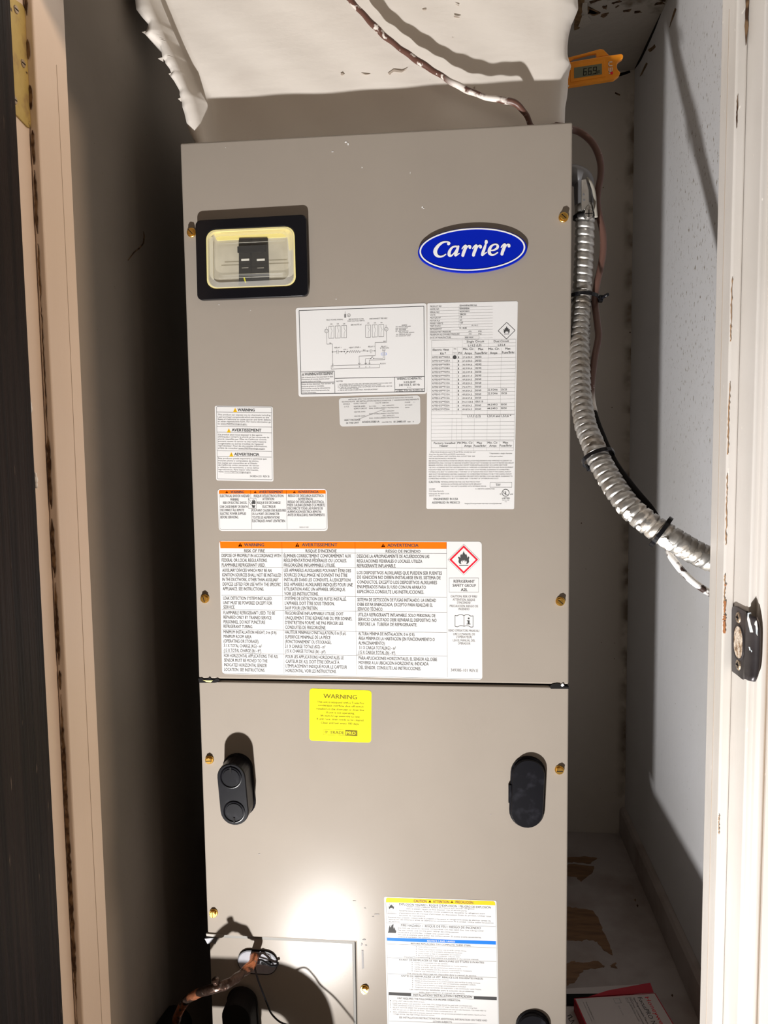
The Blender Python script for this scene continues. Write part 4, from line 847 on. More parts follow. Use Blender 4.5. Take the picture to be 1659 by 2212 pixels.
block(1603.7, [(88, 952, 230, 'DESECHE LA APROPIADAMENTE DE ACUERDOCON LAS'), (89, 867, 287, 'REGULACIONES FEDERALES O LOCALES. UTILIZA'), (90, 552, 343, 'REFRIGERANTE INFLAMABLE.'),
  (90, 1102, 426, 'LOS DISPOSITIVOS AUXILIARES QUE PUEDEN SER FUENTES'), (91, 1087, 481, 'DE IGNICIÓN NO DEBEN INSTALARSE EN EL SISTEMA DE'), (92, 1043, 538, 'CONDUCTOS, EXCEPTO LOS DISPOSITIVOS AUXILIARES'), (93, 910, 595, 'ENUMERADOS PARA SU USO CON UN APARATO'), (94, 888, 652, 'ESPECÍFICO.CONSULTE LAS INSTRUCCIONES.'),
  (94, 1032, 748, 'SISTEMA DE DETECCIÓN DE FUGAS INSTALADO. LA UNIDAD'), (95, 992, 804, 'DEBE ESTAR ENERGIZADA, EXCEPTO PARA REALIZAR EL'), (96, 398, 860, 'SERVICIO TÉCNICO.'),
  (99, 1024, 928, 'UTILIZA REFRIGERANTE INFLAMABLE. SOLO PERSONAL DE'), (100, 1038, 984, 'SERVICIO CAPACITADO DEBE REPARAR EL DISPOSITIVO. NO'), (101, 805, 1040, 'PERFORE LA  TUBERÍA DE REFRIGERANTE.'),
  (104, 780, 1154, 'ALTURA MÍNIMA DE INSTALACIÓN, 0 m (0 ft).'), (105, 1016, 1210, 'ÁREA MÍNIMA DE LA HABITACIÓN (EN FUNCIONAMIENTO O'), (106, 425, 1266, 'ALMACENAMIENTO):'), (114, 552, 1321, '3.1 X CARGA TOTAL(KG) - m²'), (106, 550, 1377, '(15 X CARGA TOTAL (lb) - ft²).'),
  (108, 1045, 1445, 'PARA APLICACIONES HORIZONTALES, EL SENSOR A2L DEBE'), (109, 943, 1500, 'MOVERSE A LA UBICACIÓN HORIZONTAL INDICADA'), (110, 852, 1558, 'DEL SENSOR. CONSULTE LAS INSTRUCCIONES.')], 38)
for y in (188, 360, 695, 868, 1102): s.hl(60+y*.02, y, 2765, 3)
s.hl(88, 1385, 1760, 3); s.hl(88, 1630, 3175, 3)
s.l(1685, 1403, 2768, 1424, 3)
s.l(795, 60, 822, 1635, 3); s.l(1669, 60, 1687, 1648, 3); s.l(2763, 65, 2772, 1675, 3)
R = 1603.7
s.poly([(R+1364, 84), (R+1555, 271), (R+1364, 458), (R+1174, 271)], 'ink'); s.poly([(R+1364, 87), (R+1551, 271), (R+1364, 455), (R+1178, 271)], 'paper', 2)
s.poly([(R+1364, 100), (R+1536, 271), (R+1364, 440), (R+1192, 271)], 'red', 3); s.poly([(R+1364, 128), (R+1508, 271), (R+1364, 412), (R+1222, 271)], 'paper', 4)
flame(s, R+1295, 165, 140, 160, 'ink', 5); s.l(R+1310, 340, R+1420, 340, 8, 'ink', 5)
s.pl([(R+1190, 490), (R+1542, 490), (R+1542, 660), (R+1190, 660)], 3, 'inksoft', True)
block(R, [(1243, 1495, 529, 'REFRIGERANT'), (1232, 1508, 578, 'SAFETY GROUP')], 34, 'ink', .002); block(R, [(1330, 1410, 630, 'A2L')], 33, 'ink', .02)
block(R, [(1208, 1525, 708, 'CAUTION, RISK OF FIRE/'), (1232, 1498, 748, 'ATTENTION, RISQUE'), (1286, 1446, 784, "D'INCENDIE/"), (1197, 1535, 824, 'PRECAUCIÓN: RIESGO DE'), (1302, 1432, 860, 'INCENDIO'),
  (1183, 1552, 1116, 'READ OPERATORS MANUAL/'), (1238, 1497, 1158, 'LIRE LE MANUEL DE'), (1272, 1464, 1194, "L'OPÉRATEUR/"), (1235, 1500, 1234, 'LEA EL MANUAL DEL'), (1294, 1443, 1271, 'OPERADOR')], 26, 'inksoft', .004)
s.t(R+1210, 1606, R+1533, 34, '349385-101 REV.E', 'inksoft', .004)
s.pl([(R+1368, 940), (R+1340, 928), (R+1310, 930), (R+1285, 942), (R+1260, 938), (R+1260, 1068), (R+1290, 1074), (R+1320, 1060), (R+1345, 1060), (R+1368, 1068), (R+1395, 1060), (R+1425, 1064), (R+1450, 1078), (R+1476, 1074), (R+1476, 942), (R+1450, 946), (R+1420, 930), (R+1390, 928), (R+1368, 940), (R+1368, 1068)], 6, 'ink')
s.circ(R+1424, 973, 11, 'ink'); s.poly([(R+1403, 996), (R+1434, 996), (R+1434, 1036), (R+1446, 1036), (R+1446, 1045), (R+1398, 1045), (R+1398, 1036), (R+1412, 1036), (R+1412, 1005), (R+1403, 1005)], 'ink')
s.done()

# --- electric shock sheet
s = Sheet('warning_sticker', 460, 1045, 6.381, [(64, 70), (1570, 70), (1583, 650), (83, 650)], 3, M['paper'], 'small wide white electric shock sticker with orange header', sl=(.0, 100, .0, 650))
s.poly([(95, 86), (1540, 86), (1553, 95), (1555, 136), (83, 138), (82, 98)], 'orange')
s.pl([(84, 136), (95, 615), (110, 630), (1540, 628), (1562, 615), (1555, 136)], 3)
for x in (190, 583, 1122): s.tri(x, 130, 40, 36, 'ink', 'orange')
s.t(243, 131, 428, 34, 'WARNING', bold=.02, lvl=2); s.t(635, 131, 965, 34, 'AVERTISSEMENT', bold=.02, lvl=2); s.t(1172, 129, 1455, 34, 'ADVERTENCIA', bold=.02, lvl=2)
block(0, [(98, 505, 168, 'ELECTRICAL SHOCK HAZARD'), (238, 357, 217, 'WARNING:'), (138, 470, 262, 'RISK OF ELECTRIC SHOCK.'), (97, 480, 316, 'CAN CAUSE INJURY OR DEATH:'), (99, 428, 363, 'DISCONNECT ALL REMOTE'), (101, 455, 412, 'ELECTRIC POWER SUPPLIES'), (103, 352, 461, 'BEFORE SERVICING.'),
  (563, 970, 168, "RISQUE D'ÉLECTROCUTION"), (682, 845, 211, 'ATTENTION:'), (607, 930, 262, 'RISQUE DE DÉCHARGE'), (683, 862, 315, 'ÉLECTRIQUE'), (537, 1005, 367, 'POUVANT CAUSER DES BLESSURES'), (539, 913, 415, 'OU LA MORT. DÉCONNECTER'), (540, 918, 464, 'TOUTES LES ALIMENTATIONS'), (541, 998, 512, "ÉLECTRIQUES AVANT L'ENTRETIEN."),
  (1035, 1525, 166, 'RIESGO DE DESCARGA ELÉCTRICA'), (1173, 1378, 209, 'ADVERTENCIA:'), (1030, 1532, 250, 'RIESGO DE DESCARGA ELÉCTRICA,'), (1025, 1543, 295, 'PUEDE CAUSAR LESIONES O LA MUERTE:'), (1026, 1513, 340, 'DESCONECTE TODAS LAS FUENTES DE'), (1027, 1493, 385, 'ALIMENTACION ELÉCTRICA REMOTAS'), (1028, 1545, 430, 'ANTES DE REALIZAR EL MANTENIMIENTO.')], 33, 'ink', .004)
s.t(1190, 610, 1322, 18, '340020-101 REV.', 'inkfaint')
s.l(520, 90, 522, 200, 4); s.l(532, 340, 534, 628, 4); s.l(1010, 90, 1022, 628, 4)
s.pl([(487, 200), (594, 200), (598, 340), (490, 340)], 4, 'inksoft', True)
s.poly([(528, 270), (533, 250), (540, 262), (538, 228), (546, 226), (550, 245), (552, 218), (560, 216), (563, 242), (568, 222), (576, 224), (577, 246), (581, 236), (586, 240), (586, 275), (575, 284), (560, 278), (545, 284)], 'ink')
s.poly([(532, 290), (548, 292), (562, 300), (586, 294), (578, 312), (574, 332), (545, 332), (540, 312)], 'ink'); s.pl([(488, 212), (515, 235), (505, 262), (520, 285), (528, 290)], 5, 'ink')
s.done()

# --- chemical warning sheet
s = Sheet('warning_sticker', 455, 870, 11.44, [(103, 73), (1537, 94), (1553, 1947), (138, 1917)], 3, M['paper'], 'small portrait three-language chemical warning sticker with yellow triangles', sl=(.011, 100, .017, 1900))
s.pl([(145, 110), (160, 97), (1490, 112), (1503, 128), (1522, 1895), (1505, 1908), (185, 1882), (168, 1868)], 9, 'inksoft', True)
for y in (230, 585, 728, 1185, 1325): s.hl(150+y*.01, y, 1505, 8)
for x, y in ((605, 232), (450, 738), (511, 1328)):
    s.tri(x, y, 104, 108, 'amber', 'ink')
s.t(668, 210, 1085, 68, 'WARNING', bold=.02); s.t(522, 706, 1250, 68, 'AVERTISSEMENT', bold=.02); s.t(585, 1304, 1198, 66, 'ADVERTENCIA', bold=.02)
for x0, x1, y, t_ in ((175, 1478, 312, 'This product can expose you to chemicals including'), (175, 1440, 368, 'Lead and lead compounds,which are known to the'), (175, 1485, 425, 'State of California to cause cancer and birth defects'), (175, 1488, 480, 'or other reproductive harm. For more information go'), (175, 895, 536, 'to www.P65Warnings.ca.gov.'),
  (180, 1272, 804, 'Ce produit peut vous exposer à des agents'), (180, 1442, 858, 'chimiques,y compris le plomb et les composés de'), (182, 1375, 914, "plomb, identifiés par l'État de California comme"), (182, 1368, 969, 'pouvant causer le cancer et des malformations'), (184, 1302, 1026, "congénitales ou autres troubles de l'appareil"), (186, 1396, 1080, 'reproducteur. Pour de plus amples informations,'), (186, 1340, 1137, 'prière de consulter www.P65Warnings.ca.gov'),
  (183, 1378, 1388, 'Este producto puede exponerlo a químicos que'), (183, 1190, 1446, 'incluyen plomo y compuestos de plomo,'), (184, 1150, 1504, 'los cuales son conocidos en el Estado'), (186, 1198, 1556, 'de California como causantes de cáncer'), (186, 1190, 1612, 'y defectos de nacimiento, u otros daños'), (188, 1180, 1666, 'reproductivos. Para mayor información,'), (190, 990, 1720, 'visite www.P65Warnings.ca.gov')):
    s.t(x0, y, x1, 36, t_, 'inksoft', .006)
s.hl(240, 550, 900, 4); s.hl(680, 1150, 1345, 4); s.hl(335, 1742, 1000, 4)
s.t(968, 1838, 1450, 44, '343824-201 REV.B', 'inksoft', .004)
s.done()

# --- yellow drain switch sheet
s = Sheet('warning_sticker', 655, 1480, 10.369, [(142, 74), (1530, 122), (1520, 1288), (140, 1240)], 5, M['yellow'], 'bright yellow drain switch warning sticker just under the door seam', sl=(.0345, 80, .035, 1200))
s.t(455, 292, 1200, 94, 'WARNING', 'olive', .02)
for x0, x1, y, t_ in ((312, 1372, 393, "This unit is equipped with a Trade Pro'"), (328, 1348, 470, 'condensate overflow shut-off switch'), (295, 1375, 547, 'installed on the drain pan or drain line.'), (520, 1148, 632, 'If unit is not operating,'), (390, 1280, 702, 'lift switch/cap assembly to test.'), (305, 1362, 775, 'If unit runs, drain needs to be cleared.'), (398, 1250, 862, 'Clean and test every 180 days.')):
    s.t(x0, y, x1, 43, t_, 'olive', .02)
s.pl([(452, 988), (1208, 1018), (1208, 1140), (450, 1108)], 6, 'olive', True); s.l(572, 992, 570, 1112, 5, 'olive')
s.poly([(943, 1008), (1208, 1018), (1208, 1140), (943, 1128)], 'olive')
s.t(480, 1085, 545, 62, 'TP', 'olive', .03); s.t(595, 1090, 918, 66, 'TRADE', 'olive', .02); s.t(962, 1104, 1170, 66, 'PRO', 'yellow', .01, 2)
s.l(1495, 870, 1320, 1215, 5, 'olive2'); s.l(1460, 945, 1518, 948, 4, 'olive2')
s.done()

# --- rating strip
s = Sheet('rating_sticker', 720, 840, 8.295, [(98, 163), (1555, 113), (1562, 632), (120, 677)], 4, M['paper2'], 'small slanted white heater rating sticker below the wiring diagram', sl=(-.034, 150, -.03, 650))
for x0, x1, y, h, t_ in ((270, 1425, 202, 19, 'INSTALLER: APPLY THIS INFORMATION PLATE OVER SPACE INDICATED ON DOOR'), (155, 1535, 246, 22, 'RATING PLATE.  SEE INSTALLATION INSTRUCTIONS FOR 1" CLEARANCE REQUIREMENTS'),
  (180, 292, 284, 20, 'SINGLE'), (365, 602, 277, 20, 'SUPPLY CIRCUIT'), (750, 990, 265, 18, 'VOLTS  208/240'), (1283, 1378, 252, 18, 'PHASE'), (1440, 1468, 248, 18, '1~'), (197, 278, 330, 22, 'L1/L2'), (368, 570, 329, 22, 'HEATER AMPS'), (640, 765, 322, 18, '16.1/18.6'), (880, 1090, 313, 20, 'MIN. AMPACITY'), (1283, 1413, 303, 18, '27.7/30.9'),
  (370, 605, 367, 20, 'SUPPLY CIRCUIT'), (640, 1170, 361, 20, 'MAX. OVERCURRENT PROTECTION'), (1287, 1362, 345, 18, '30/35'), (372, 572, 426, 20, 'HEATER AMPS'), (885, 1092, 412, 20, 'MIN. AMPACITY'), (642, 1170, 461, 20, 'MAX. OVERCURRENT PROTECTION'), (375, 572, 501, 18, 'HEATER AMPS'), (885, 1095, 494, 20, 'MIN. AMPACITY'), (642, 1172, 538, 20, 'MAX. OVERCURRENT PROTECTION'), (870, 1042, 610, 20, 'HEATER P/N')):
    s.t(x0, y, x1, h, t_, 'inksoft', .006)
for x0, x1, y, h, t_ in ((197, 483, 576, 28, 'HEAT PACKAGE'), (230, 458, 627, 28, 'IN THIS UNIT'), (515, 825, 612, 32, 'AFAEHL05B01A'), (1080, 1295, 606, 30, '81-24882-03'), (1332, 1390, 600, 16, 'REV.'), (1425, 1440, 596, 16, '0')): s.t(x0, y, x1, h, t_, 'ink', .006)
s.l(400, 565, 920, 362, 9, 'inkfaint')
s.done()

# --- wiring diagram sheet
s = Sheet('wiring_diagram_sticker', 630, 650, 5.53, [(48, 84), (1612, 26), (1618, 1108), (84, 1147)], 2, M['paper'], 'white wiring diagram sticker in the middle of the upper door', sl=(-.036, 90, -.027, 1110))
s.pl([(88, 116), (1580, 64), (1588, 1082), (116, 1113)], 7, 'ink', True)
def bx_(x0, y0, x1, y1, w=4, k='inksoft'):
    m_ = s.slope(y0); s.pl([(x0, y0), (x1, y0+(x1-x0)*m_), (x1, y1+(x1-x0)*m_), (x0, y1)], w, k, True)
s.pl([(112, 850), (510, 838), (517, 1103)], 5, 'ink'); s.l(112, 978, 510, 970, 5, 'ink'); s.l(517, 926, 1583, 903, 6, 'ink'); s.l(1230, 913, 1233, 1090, 5, 'ink'); s.l(1233, 1060, 1586, 1051, 5, 'ink')
s.tri(136, 892, 34, 32, 'inksoft'); s.t(155, 892, 497, 34, 'WARNING/AVERTISSEMENT', 'ink', .004)
for x0, x1, y, t_ in ((120, 498, 922, 'Risk of electric shock. Can cause injury or death.'), (120, 452, 946, 'Disconnect all remote electric power'), (120, 348, 972, 'supplies before servicing.'), (120, 505, 1004, 'Risque de choc électrique. Peut entrainer des'), (120, 390, 1030, 'blessures graves ou mortelles.'), (122, 458, 1055, 'Déconnecter toutes les alimentations'), (122, 450, 1082, "électriques avant d'entreprendre les"), (122, 295, 1105, "travaux d'entretien.")): s.t(x0, y, x1, 15, t_, 'inksoft')
s.t(530, 970, 612, 17, 'NOTES:', 'inksoft')
for x0, x1, y, t_ in ((552, 1200, 1005, '1. USE COPPER WIRE (75°C MIN) ONLY BETWEEN DISCONNECT SWITCH AND UNIT.'), (552, 1070, 1023, '2. TO BE WIRED IN ACCORDANCE WITH NEC AND LOCAL CODES.'), (552, 1198, 1042, '3. IF ANY OF THE ORIGINAL WIRE, AS SUPPLIED, MUST BE REPLACED, USE THE'), (574, 800, 1056, 'SAME OR EQUIVALENT TYPE WIRE.'), (552, 1032, 1076, '4. USE 60 AMP CLASS K FUSES ONLY, FOR REPLACEMENT.')): s.t(x0, y, x1, 12, t_, 'inksoft')
s.t(1257, 946, 1553, 27, 'WIRING SCHEMATIC'); s.t(1337, 983, 1480, 22, '3.0/5.0kW'); s.t(1282, 1018, 1530, 24, '240 VOLT, 60 Hz'); s.t(1385, 1040, 1425, 14, '1~'); s.t(1245, 1085, 1572, 20, 'LABEL P/N 06-24295-00', 'inksoft')
for x0, x1, y, h, t_ in ((415, 612, 236, 14, 'FIELD POWER WIRING'), (680, 858, 228, 14, 'SEE RATING PLATE'), (668, 870, 250, 14, 'FOR VOLTS & HERTZ'), (708, 832, 295, 16, 'SEE NOTE #1'), (930, 1142, 222, 15, 'DISCONNECT PER NEC'), (460, 488, 284, 12, 'OR'), (538, 565, 282, 12, 'OR'), (613, 640, 281, 12, 'OR'), (902, 928, 272, 12, 'OR'), (981, 1007, 270, 12, 'OR'), (1060, 1085, 268, 12, 'OR'),
   (1315, 1378, 297, 13, 'LEGEND'), (1242, 1422, 315, 12, 'CB  CIRCUIT BREAKER'), (1242, 1388, 335, 12, 'DISC DISCONNECT'), (1242, 1365, 353, 12, 'REC  RECTIFIER'), (1242, 1393, 371, 12, 'LS  LIMIT SWITCH'), (1285, 1462, 388, 12, 'FIELD POWER WIRING'), (1245, 1425, 409, 12, 'TB  TERMINAL BLOCK'), (1242, 1420, 427, 12, 'OS  ONE SHOT UNIT'),
   (448, 475, 512, 12, 'YEL'), (1097, 1127, 490, 13, 'BLK'), (512, 592, 567, 16, 'RELAY 1'), (617, 663, 588, 14, 'LS-1'), (686, 820, 568, 18, 'HEAT STRIP-1'), (914, 990, 556, 16, 'RELAY 1'), (1070, 1138, 553, 14, 'RELAY 1'), (1055, 1162, 571, 14, '24 VDC COIL'), (852, 882, 595, 13, 'BLK'), (795, 823, 756, 12, 'BLK'), (873, 900, 754, 12, 'BRN'), (918, 940, 753, 12, 'VIO'), (480, 500, 763, 12, 'YEL'), (1057, 1120, 758, 15, 'PLUG B'), (950, 972, 677, 12, 'OS')): s.t(x0, y, x1, h, t_, 'inksoft', .006)
for x, y in ((445, 302), (521, 300), (596, 296)): bx_(x, y, x+60, y+146)
for x, y in ((883, 290), (963, 287), (1040, 284)): bx_(x, y, x+60, y+146)
s.circ(415, 360, 22, 'inksoft', 4); s.circ(1130, 338, 22, 'inksoft', 4); s.circ(683, 172, 18, 'inksoft', 4); s.poly([(628, 160), (650, 158), (650, 200), (629, 201)], 'inksoft'); s.l(638, 125, 638, 160, 4)
s.t(404, 366, 426, 12, 'L1', 'inksoft'); s.t(1119, 344, 1141, 12, 'L2', 'inksoft'); s.circ(683, 174, 8, 'inksoft', 3); s.l(414, 310, 414, 336, 4); s.l(1128, 285, 1128, 315, 4)
s.pl([(418, 382), (420, 517), (487, 514), (490, 775)], 4); s.pl([(1131, 360), (1134, 494), (996, 498), (998, 655), (806, 660), (808, 770)], 4)
s.pl([(487, 610), (540, 608)], 4); s.l(540, 585, 541, 634, 4); s.l(557, 585, 558, 634, 4); s.l(557, 608, 632, 607, 4); s.pl([(655, 605), (686, 604)]+[(693+12*i, 590 if i % 2 else 618) for i in range(11)]+[(823, 601), (940, 599)], 4)
s.l(940, 575, 941, 625, 4); s.l(957, 575, 958, 625, 4); s.l(957, 598, 996, 597, 4)
for x, y in ((487, 610), (594, 607), (632, 607), (664, 605), (904, 600), (995, 597), (945, 690), (979, 688)): s.circ(x, y, 6, 'ink')
s.l(640, 636, 664, 608, 5); s.l(945, 690, 965, 672, 4)
s.pl([(883, 765), (881, 692), (945, 690)], 4); s.pl([(979, 688), (1095, 685), (1093, 590)], 4); s.pl([(928, 763), (926, 707), (1112, 702), (1109, 590)], 4); bx_(1085, 578, 1118, 595, 3); bx_(1070, 624, 1132, 647, 3, 'cyan')
bx_(472, 775, 1050, 815, 4)
for x in (490, 808, 885, 930): s.t(x-5, 795, x+6, 14, str(random.randint(1, 9)), 'inksoft')
for x, y in ((470, 320), (550, 318), (626, 316), (913, 310), (992, 306), (1066, 304)):
    s.pl([(x, y-16), (x, y+10), (x+14, y+38), (x+2, y+70), (x, y+120)], 3)
s.done()

# --- rating plate with heater table
s = Sheet('rating_plate_sticker', 915, 645, 7.9, [(64, 80), (1608, 43), (1545, 3594), (48, 3588)], 1.6, M['paper'], 'tall white rating plate sticker with a heater table at the right', sl=(-.025, 100, -.004, 3560))
s.sl = (-.026, 100, -.003, 2650)
ry = [('PRODUCT NO', 305, 148, 'FJ5ANXB36L00ECAA', 907), ('MODEL NO', 263, 198, 'FJ5ANXB36', 780), ('SERIAL NO', 268, 248, '0625F33819', 780), ('VOLTS', 198, 297, '208/230', 722), ('MOTOR HP', 293, 344, '1/2', 655), ('MOTOR FLA', 277, 394, '4.2', 655), ('PHASE / HERTZ', 333, 440, '1/60', 670), ('TEST STATIC', 293, 488, '.1', 625), ('REFRIGERANT', 315, 533, 'R - 454B', 733)]
for a, x1, y, b, x2 in ry: s.t(110, y, x1, 26, a, 'inksoft', .004); s.t(615, y-14, x2, 26, b, 'ink', .004); s.hl(105, y+13, 1180, 2)
s.t(820, 470, 932, 22, 'IN. W.C.', 'inksoft'); s.l(605, 125, 600, 495, 2)
for a, x1, y in (('DESIGN/TEST PRESSURE', 468, 585), ('MAXIMUM ALLOWABLE PRESSURE', 612, 630), ('DATE OF MANUFACTURE', 466, 682)):
    s.t(110, y, x1, 26, a, 'inksoft', .004); s.hl(105, y+10, 1180, 2)
    if y < 650: s.t(765, y-12, 815, 22, '470', 'inksoft'); s.t(935, y-14, 988, 22, 'PSI', 'inksoft')
s.t(712, 680, 845, 24, 'FEB 2025', 'ink'); s.pl([(706, 645), (946, 636), (944, 690), (706, 698)], 3, 'inksoft', True)
s.pl([(1418, 406), (1562, 544), (1414, 690), (1272, 550)], 9, 'ink', True); flame(s, 1362, 468, 112, 126); s.l(1374, 606, 1464, 604, 8, 'ink')
T0 = 1777.5
s.pl([(137, 715), (1575, 690), (1545, T0+633), (128, T0+642)], 3, 'inksoft', True)
s.t(735, 752, 1033, 34, 'Single Circuit', 'ink', .006); s.t(1197, 746, 1455, 34, 'Dual Circuit', 'ink', .006); s.t(760, 818, 985, 34, 'L1/L2 (L3)', 'ink', .006); s.t(1270, 810, 1390, 34, 'L3/L4', 'ink', .006)
s.hl(680, 770, 1570, 2); s.hl(140, 838, 1570, 2)
for x, xe, y, t_ in ((155, 432, 893, 'Electric Heat'), (285, 380, 955, 'Kit *'), (592, 652, 950, 'PH'), (673, 860, 880, 'Min. Cir.'), (697, 820, 950, 'Amps'), (932, 1020, 880, 'Max'), (876, 1088, 948, 'Fuse/Brkr'), (1108, 1295, 878, 'Min. Cir.'), (1132, 1255, 946, 'Amps'), (1393, 1482, 872, 'Max'), (1340, 1552, 938, 'Fuse/Brkr')): s.t(x, y, xe, 36, t_, 'ink', .006)
s.t(512, 868, 560, 18, 'Chk', 'inksoft'); s.t(500, 936, 562, 18, 'Here', 'inksoft'); s.circ(531, 1001, 33, 'ink')
rows = [('KFFEH05**N05A', '1', '27.6/30.0', '30/35'), ('KFFEH24**C05A', '1', '27.6/30.0', '30/35'), ('KFFEH08**N08A', '1', '40.9/44.6', '45/45'), ('KFFEH25**C08A', '1', '40.9/44.6', '45/45'), ('KFFEH29**N09A', '1', '45.5/49.8', '50/50'), ('KFFEH29**N09A', '3', '28.5/31.0', '30/40'), ('KFFEH09**N10A', '1', '49.8/54.5', '50/60'), ('KFFEH26**C10A', '1', '49.8/54.5', '50/60'), ('KFFEH30**F15A', '1', '72.0/79.1', '50/60'), ('KFFEH30**F15A', '1', '49.8/54.5', '50/60', '22.3/24.6', '25/25'), ('KFFEH31**C15A', '1', '49.8/54.5', '50/60', '22.3/24.6', '25/25'), ('KFFEH16**315A', '3', '43.8/47.8', '50/50'), ('KFFEH32**F20A', '1', '94.3/103.8', '100/110'), ('KFFEH32**F20A', '1', '49.8/54.3', '50/60', '44.5/49.3', '50/50'), ('KFFEH33**C20A', '1', '49.8/54.3', '50/60', '44.5/49.3', '50/50')]
for i, r_ in enumerate(rows):
    y = 1017+i*63.6; dx = -i*.5
    s.hl(140+dx, y-51, 1568-i*.7, 2); s.t(152+dx, y, 450+dx, 30, r_[0], 'inksoft', .008); s.t(590+dx, y, 603+dx, 30, r_[1], 'ink')
    s.t(665+dx, y-2, (830 if len(r_[2]) < 10 else 845)+dx, 28, r_[2], 'inksoft', .006); s.t(883+dx, y-6, (985 if len(r_[3]) < 7 else 1020)+dx, 30, r_[3], 'ink')
    if len(r_) > 4: s.t(1095+dx, y-18, 1265+dx, 30, r_[4], 'ink'); s.t(1325+dx, y-22, 1424+dx, 30, r_[5], 'ink')
for k in range(15, 25):
    y = 1017+k*63.6-51
    if y < T0+640: s.hl(132, y, 1552, 2)
for x, xb, ya, yb in ((497, 485, 838, T0+205), (580, 567, 838, T0+205), (662, 648, 700, T0+640), (876, 862, 838, T0+640), (1104, 1080, 700, T0+640), (1325, 1305, 838, T0+640)): s.l(x, ya, xb, yb, 2)
s.l(485, T0+262, 480, T0+640, 2); s.l(567, T0+262, 560, T0+640, 2)
s.poly([(655, T0+208), (1545, T0+202), (1545, T0+258), (655, T0+264)], 'paper', 2)
s.t(748, T0+248, 970, 36, 'L1/L2 (L3)', 'ink', .006, lvl=3); s.t(1088, T0+246, 1492, 36, 'L3/L4 and L5/L6 *', 'ink', .006, lvl=3)
s.pl([(130, T0+655), (1538, T0+650), (1533, T0+818), (128, T0+822)], 3, 'inksoft', True); s.l(128, T0+770, 1535, T0+768, 2)
for x, xe, y, t_ in ((175, 538, 706, 'Factory Installed'), (275, 418, 752, 'Heater'), (578, 640, 704, 'PH'), (663, 845, 702, 'Min. Cir.'), (692, 815, 752, 'Amps'), (908, 997, 702, 'Max'), (858, 1065, 752, 'Fuse/Brkr'), (1092, 1268, 700, 'Min. Cir.'), (1120, 1242, 750, 'Amps'), (1353, 1442, 698, 'Max'), (1300, 1510, 748, 'Fuse/Brkr')): s.t(x, T0+y, xe, 34, t_, 'ink', .006)
for x, y0, y1 in ((562, 655, 820), (655, 655, 820), (857, 655, 820), (1078, 655, 820), (1295, 655, 820)): s.l(x, T0+y0, x-3, T0+y1, 2)
s.sl = (-.002, 0, -.002, 1)
for x, xe, y, t_ in ((115, 882, 852, 'When three circuits are used in 24 and 30 kw, circuits two and'), (92, 708, 890, 'three have the same MCA and MOCP requirements.'), (92, 878, 926, 'UNIT HAS INTEGRAL LIMIT CONTROL MAX. OUTLET TEMP. 200F'), (92, 558, 962, 'MOTOR ELECTRONICALLY PROTECTED.'), (1120, 1515, 874, '* Represents a single character'), (1120, 1355, 924, 'of the part number.'),
  (88, 1508, 1002, 'SEE INSTALLATION INSTRUCTIONS FOR SPECIFIC INSTALLATION REQUIREMENTS AND APPROVED ACCESSORY KIT'), (88, 1540, 1040, 'INFORMATION. MAX. VOLTAGE TO GROUND OF SUPPLY CIRCUIT NOT TO EXCEED 150 VOLTS IF HEATER HAS CIRCUIT'), (88, 1432, 1077, 'BREAKER CONTROL. COIL FOR COOLING ONLY EXCEPT WHEN INSTALLED AS PART OF A LISTED HEAT PUMP.'), (88, 1530, 1116, 'USE ONLY ACCESSORY ELECTRIC HEATERS SHOWN IN "APPROVED ACCESSORIES" SECTION AND FROM EQUIPMENT'), (88, 1462, 1154, 'MANUFACTURER. FOR UNITS WITH 14" CABINET WITH 8 AND 10 KW HEATERS, CLEARANCE TO COMBUSTIBLE'), (88, 1488, 1191, 'MATERIAL IS TO BE 0" TO CASING AND 1" FOR FIRST 12" OF PLENUM AND DUCT AND 0" FOR CASING, PLENUM'), (88, 1500, 1229, 'AND DUCT FOR REMAINING HEATERS, CLEARANCE TO COMBUSTIBLE MATERIALS TO BE 0" FOR CASING, PLENUM'), (88, 1515, 1267, 'AND DUCT FOR UNITS WITH 5 TO 10 KW HEATERS. FOR UNITS WITH HEATERS 15 KW AND ABOVE, CLEARANCE TO'), (88, 1282, 1305, 'COMBUSTIBLE MATERIAL IS TO BE 0" TO CASING AND 1" FOR FIRST 36" OF PLENUM AND DUCT.'),
  (298, 965, 1362, 'METERING DEVICE FOR THIS COIL MUST MATCH THAT'), (296, 985, 1400, 'SHOWN ON OUTDOOR UNIT RATING PLATE. REPLACE IF'), (296, 1070, 1437, 'NECESSARY. THIS UNIT IS EQUIPPED WITH METERING DEVICE.'), (92, 198, 1482, 'CAC/BDP'), (92, 345, 1520, '7310 West Morris St.'), (92, 440, 1562, 'Indianapolis, IN 46231 U.S.A.'), (95, 282, 1598, '350107-401 RE'), (888, 1210, 1480, 'R - 454B WITH LANDING PAGE')): s.t(x, T0+y, xe, 19, t_, 'inksoft', .008)
s.t(90, T0+1370, 278, 34, 'CAUTION', 'ink', .008); s.t(1230, T0+1420, 1312, 38, 'TXV', 'ink', .004); s.pl([(1133, T0+1360), (1507, T0+1358), (1506, T0+1442), (1131, T0+1442)], 4, 'ink', True)
s.t(172, T0+1660, 587, 36, 'ENGINEERED IN USA', 'ink', .004); s.t(143, T0+1722, 617, 36, 'ASSEMBLED IN MEXICO', 'ink', .004); s.t(702, T0+1732, 1333, 24, 'https://corporate.carrier.com/patents/', 'inksoft')
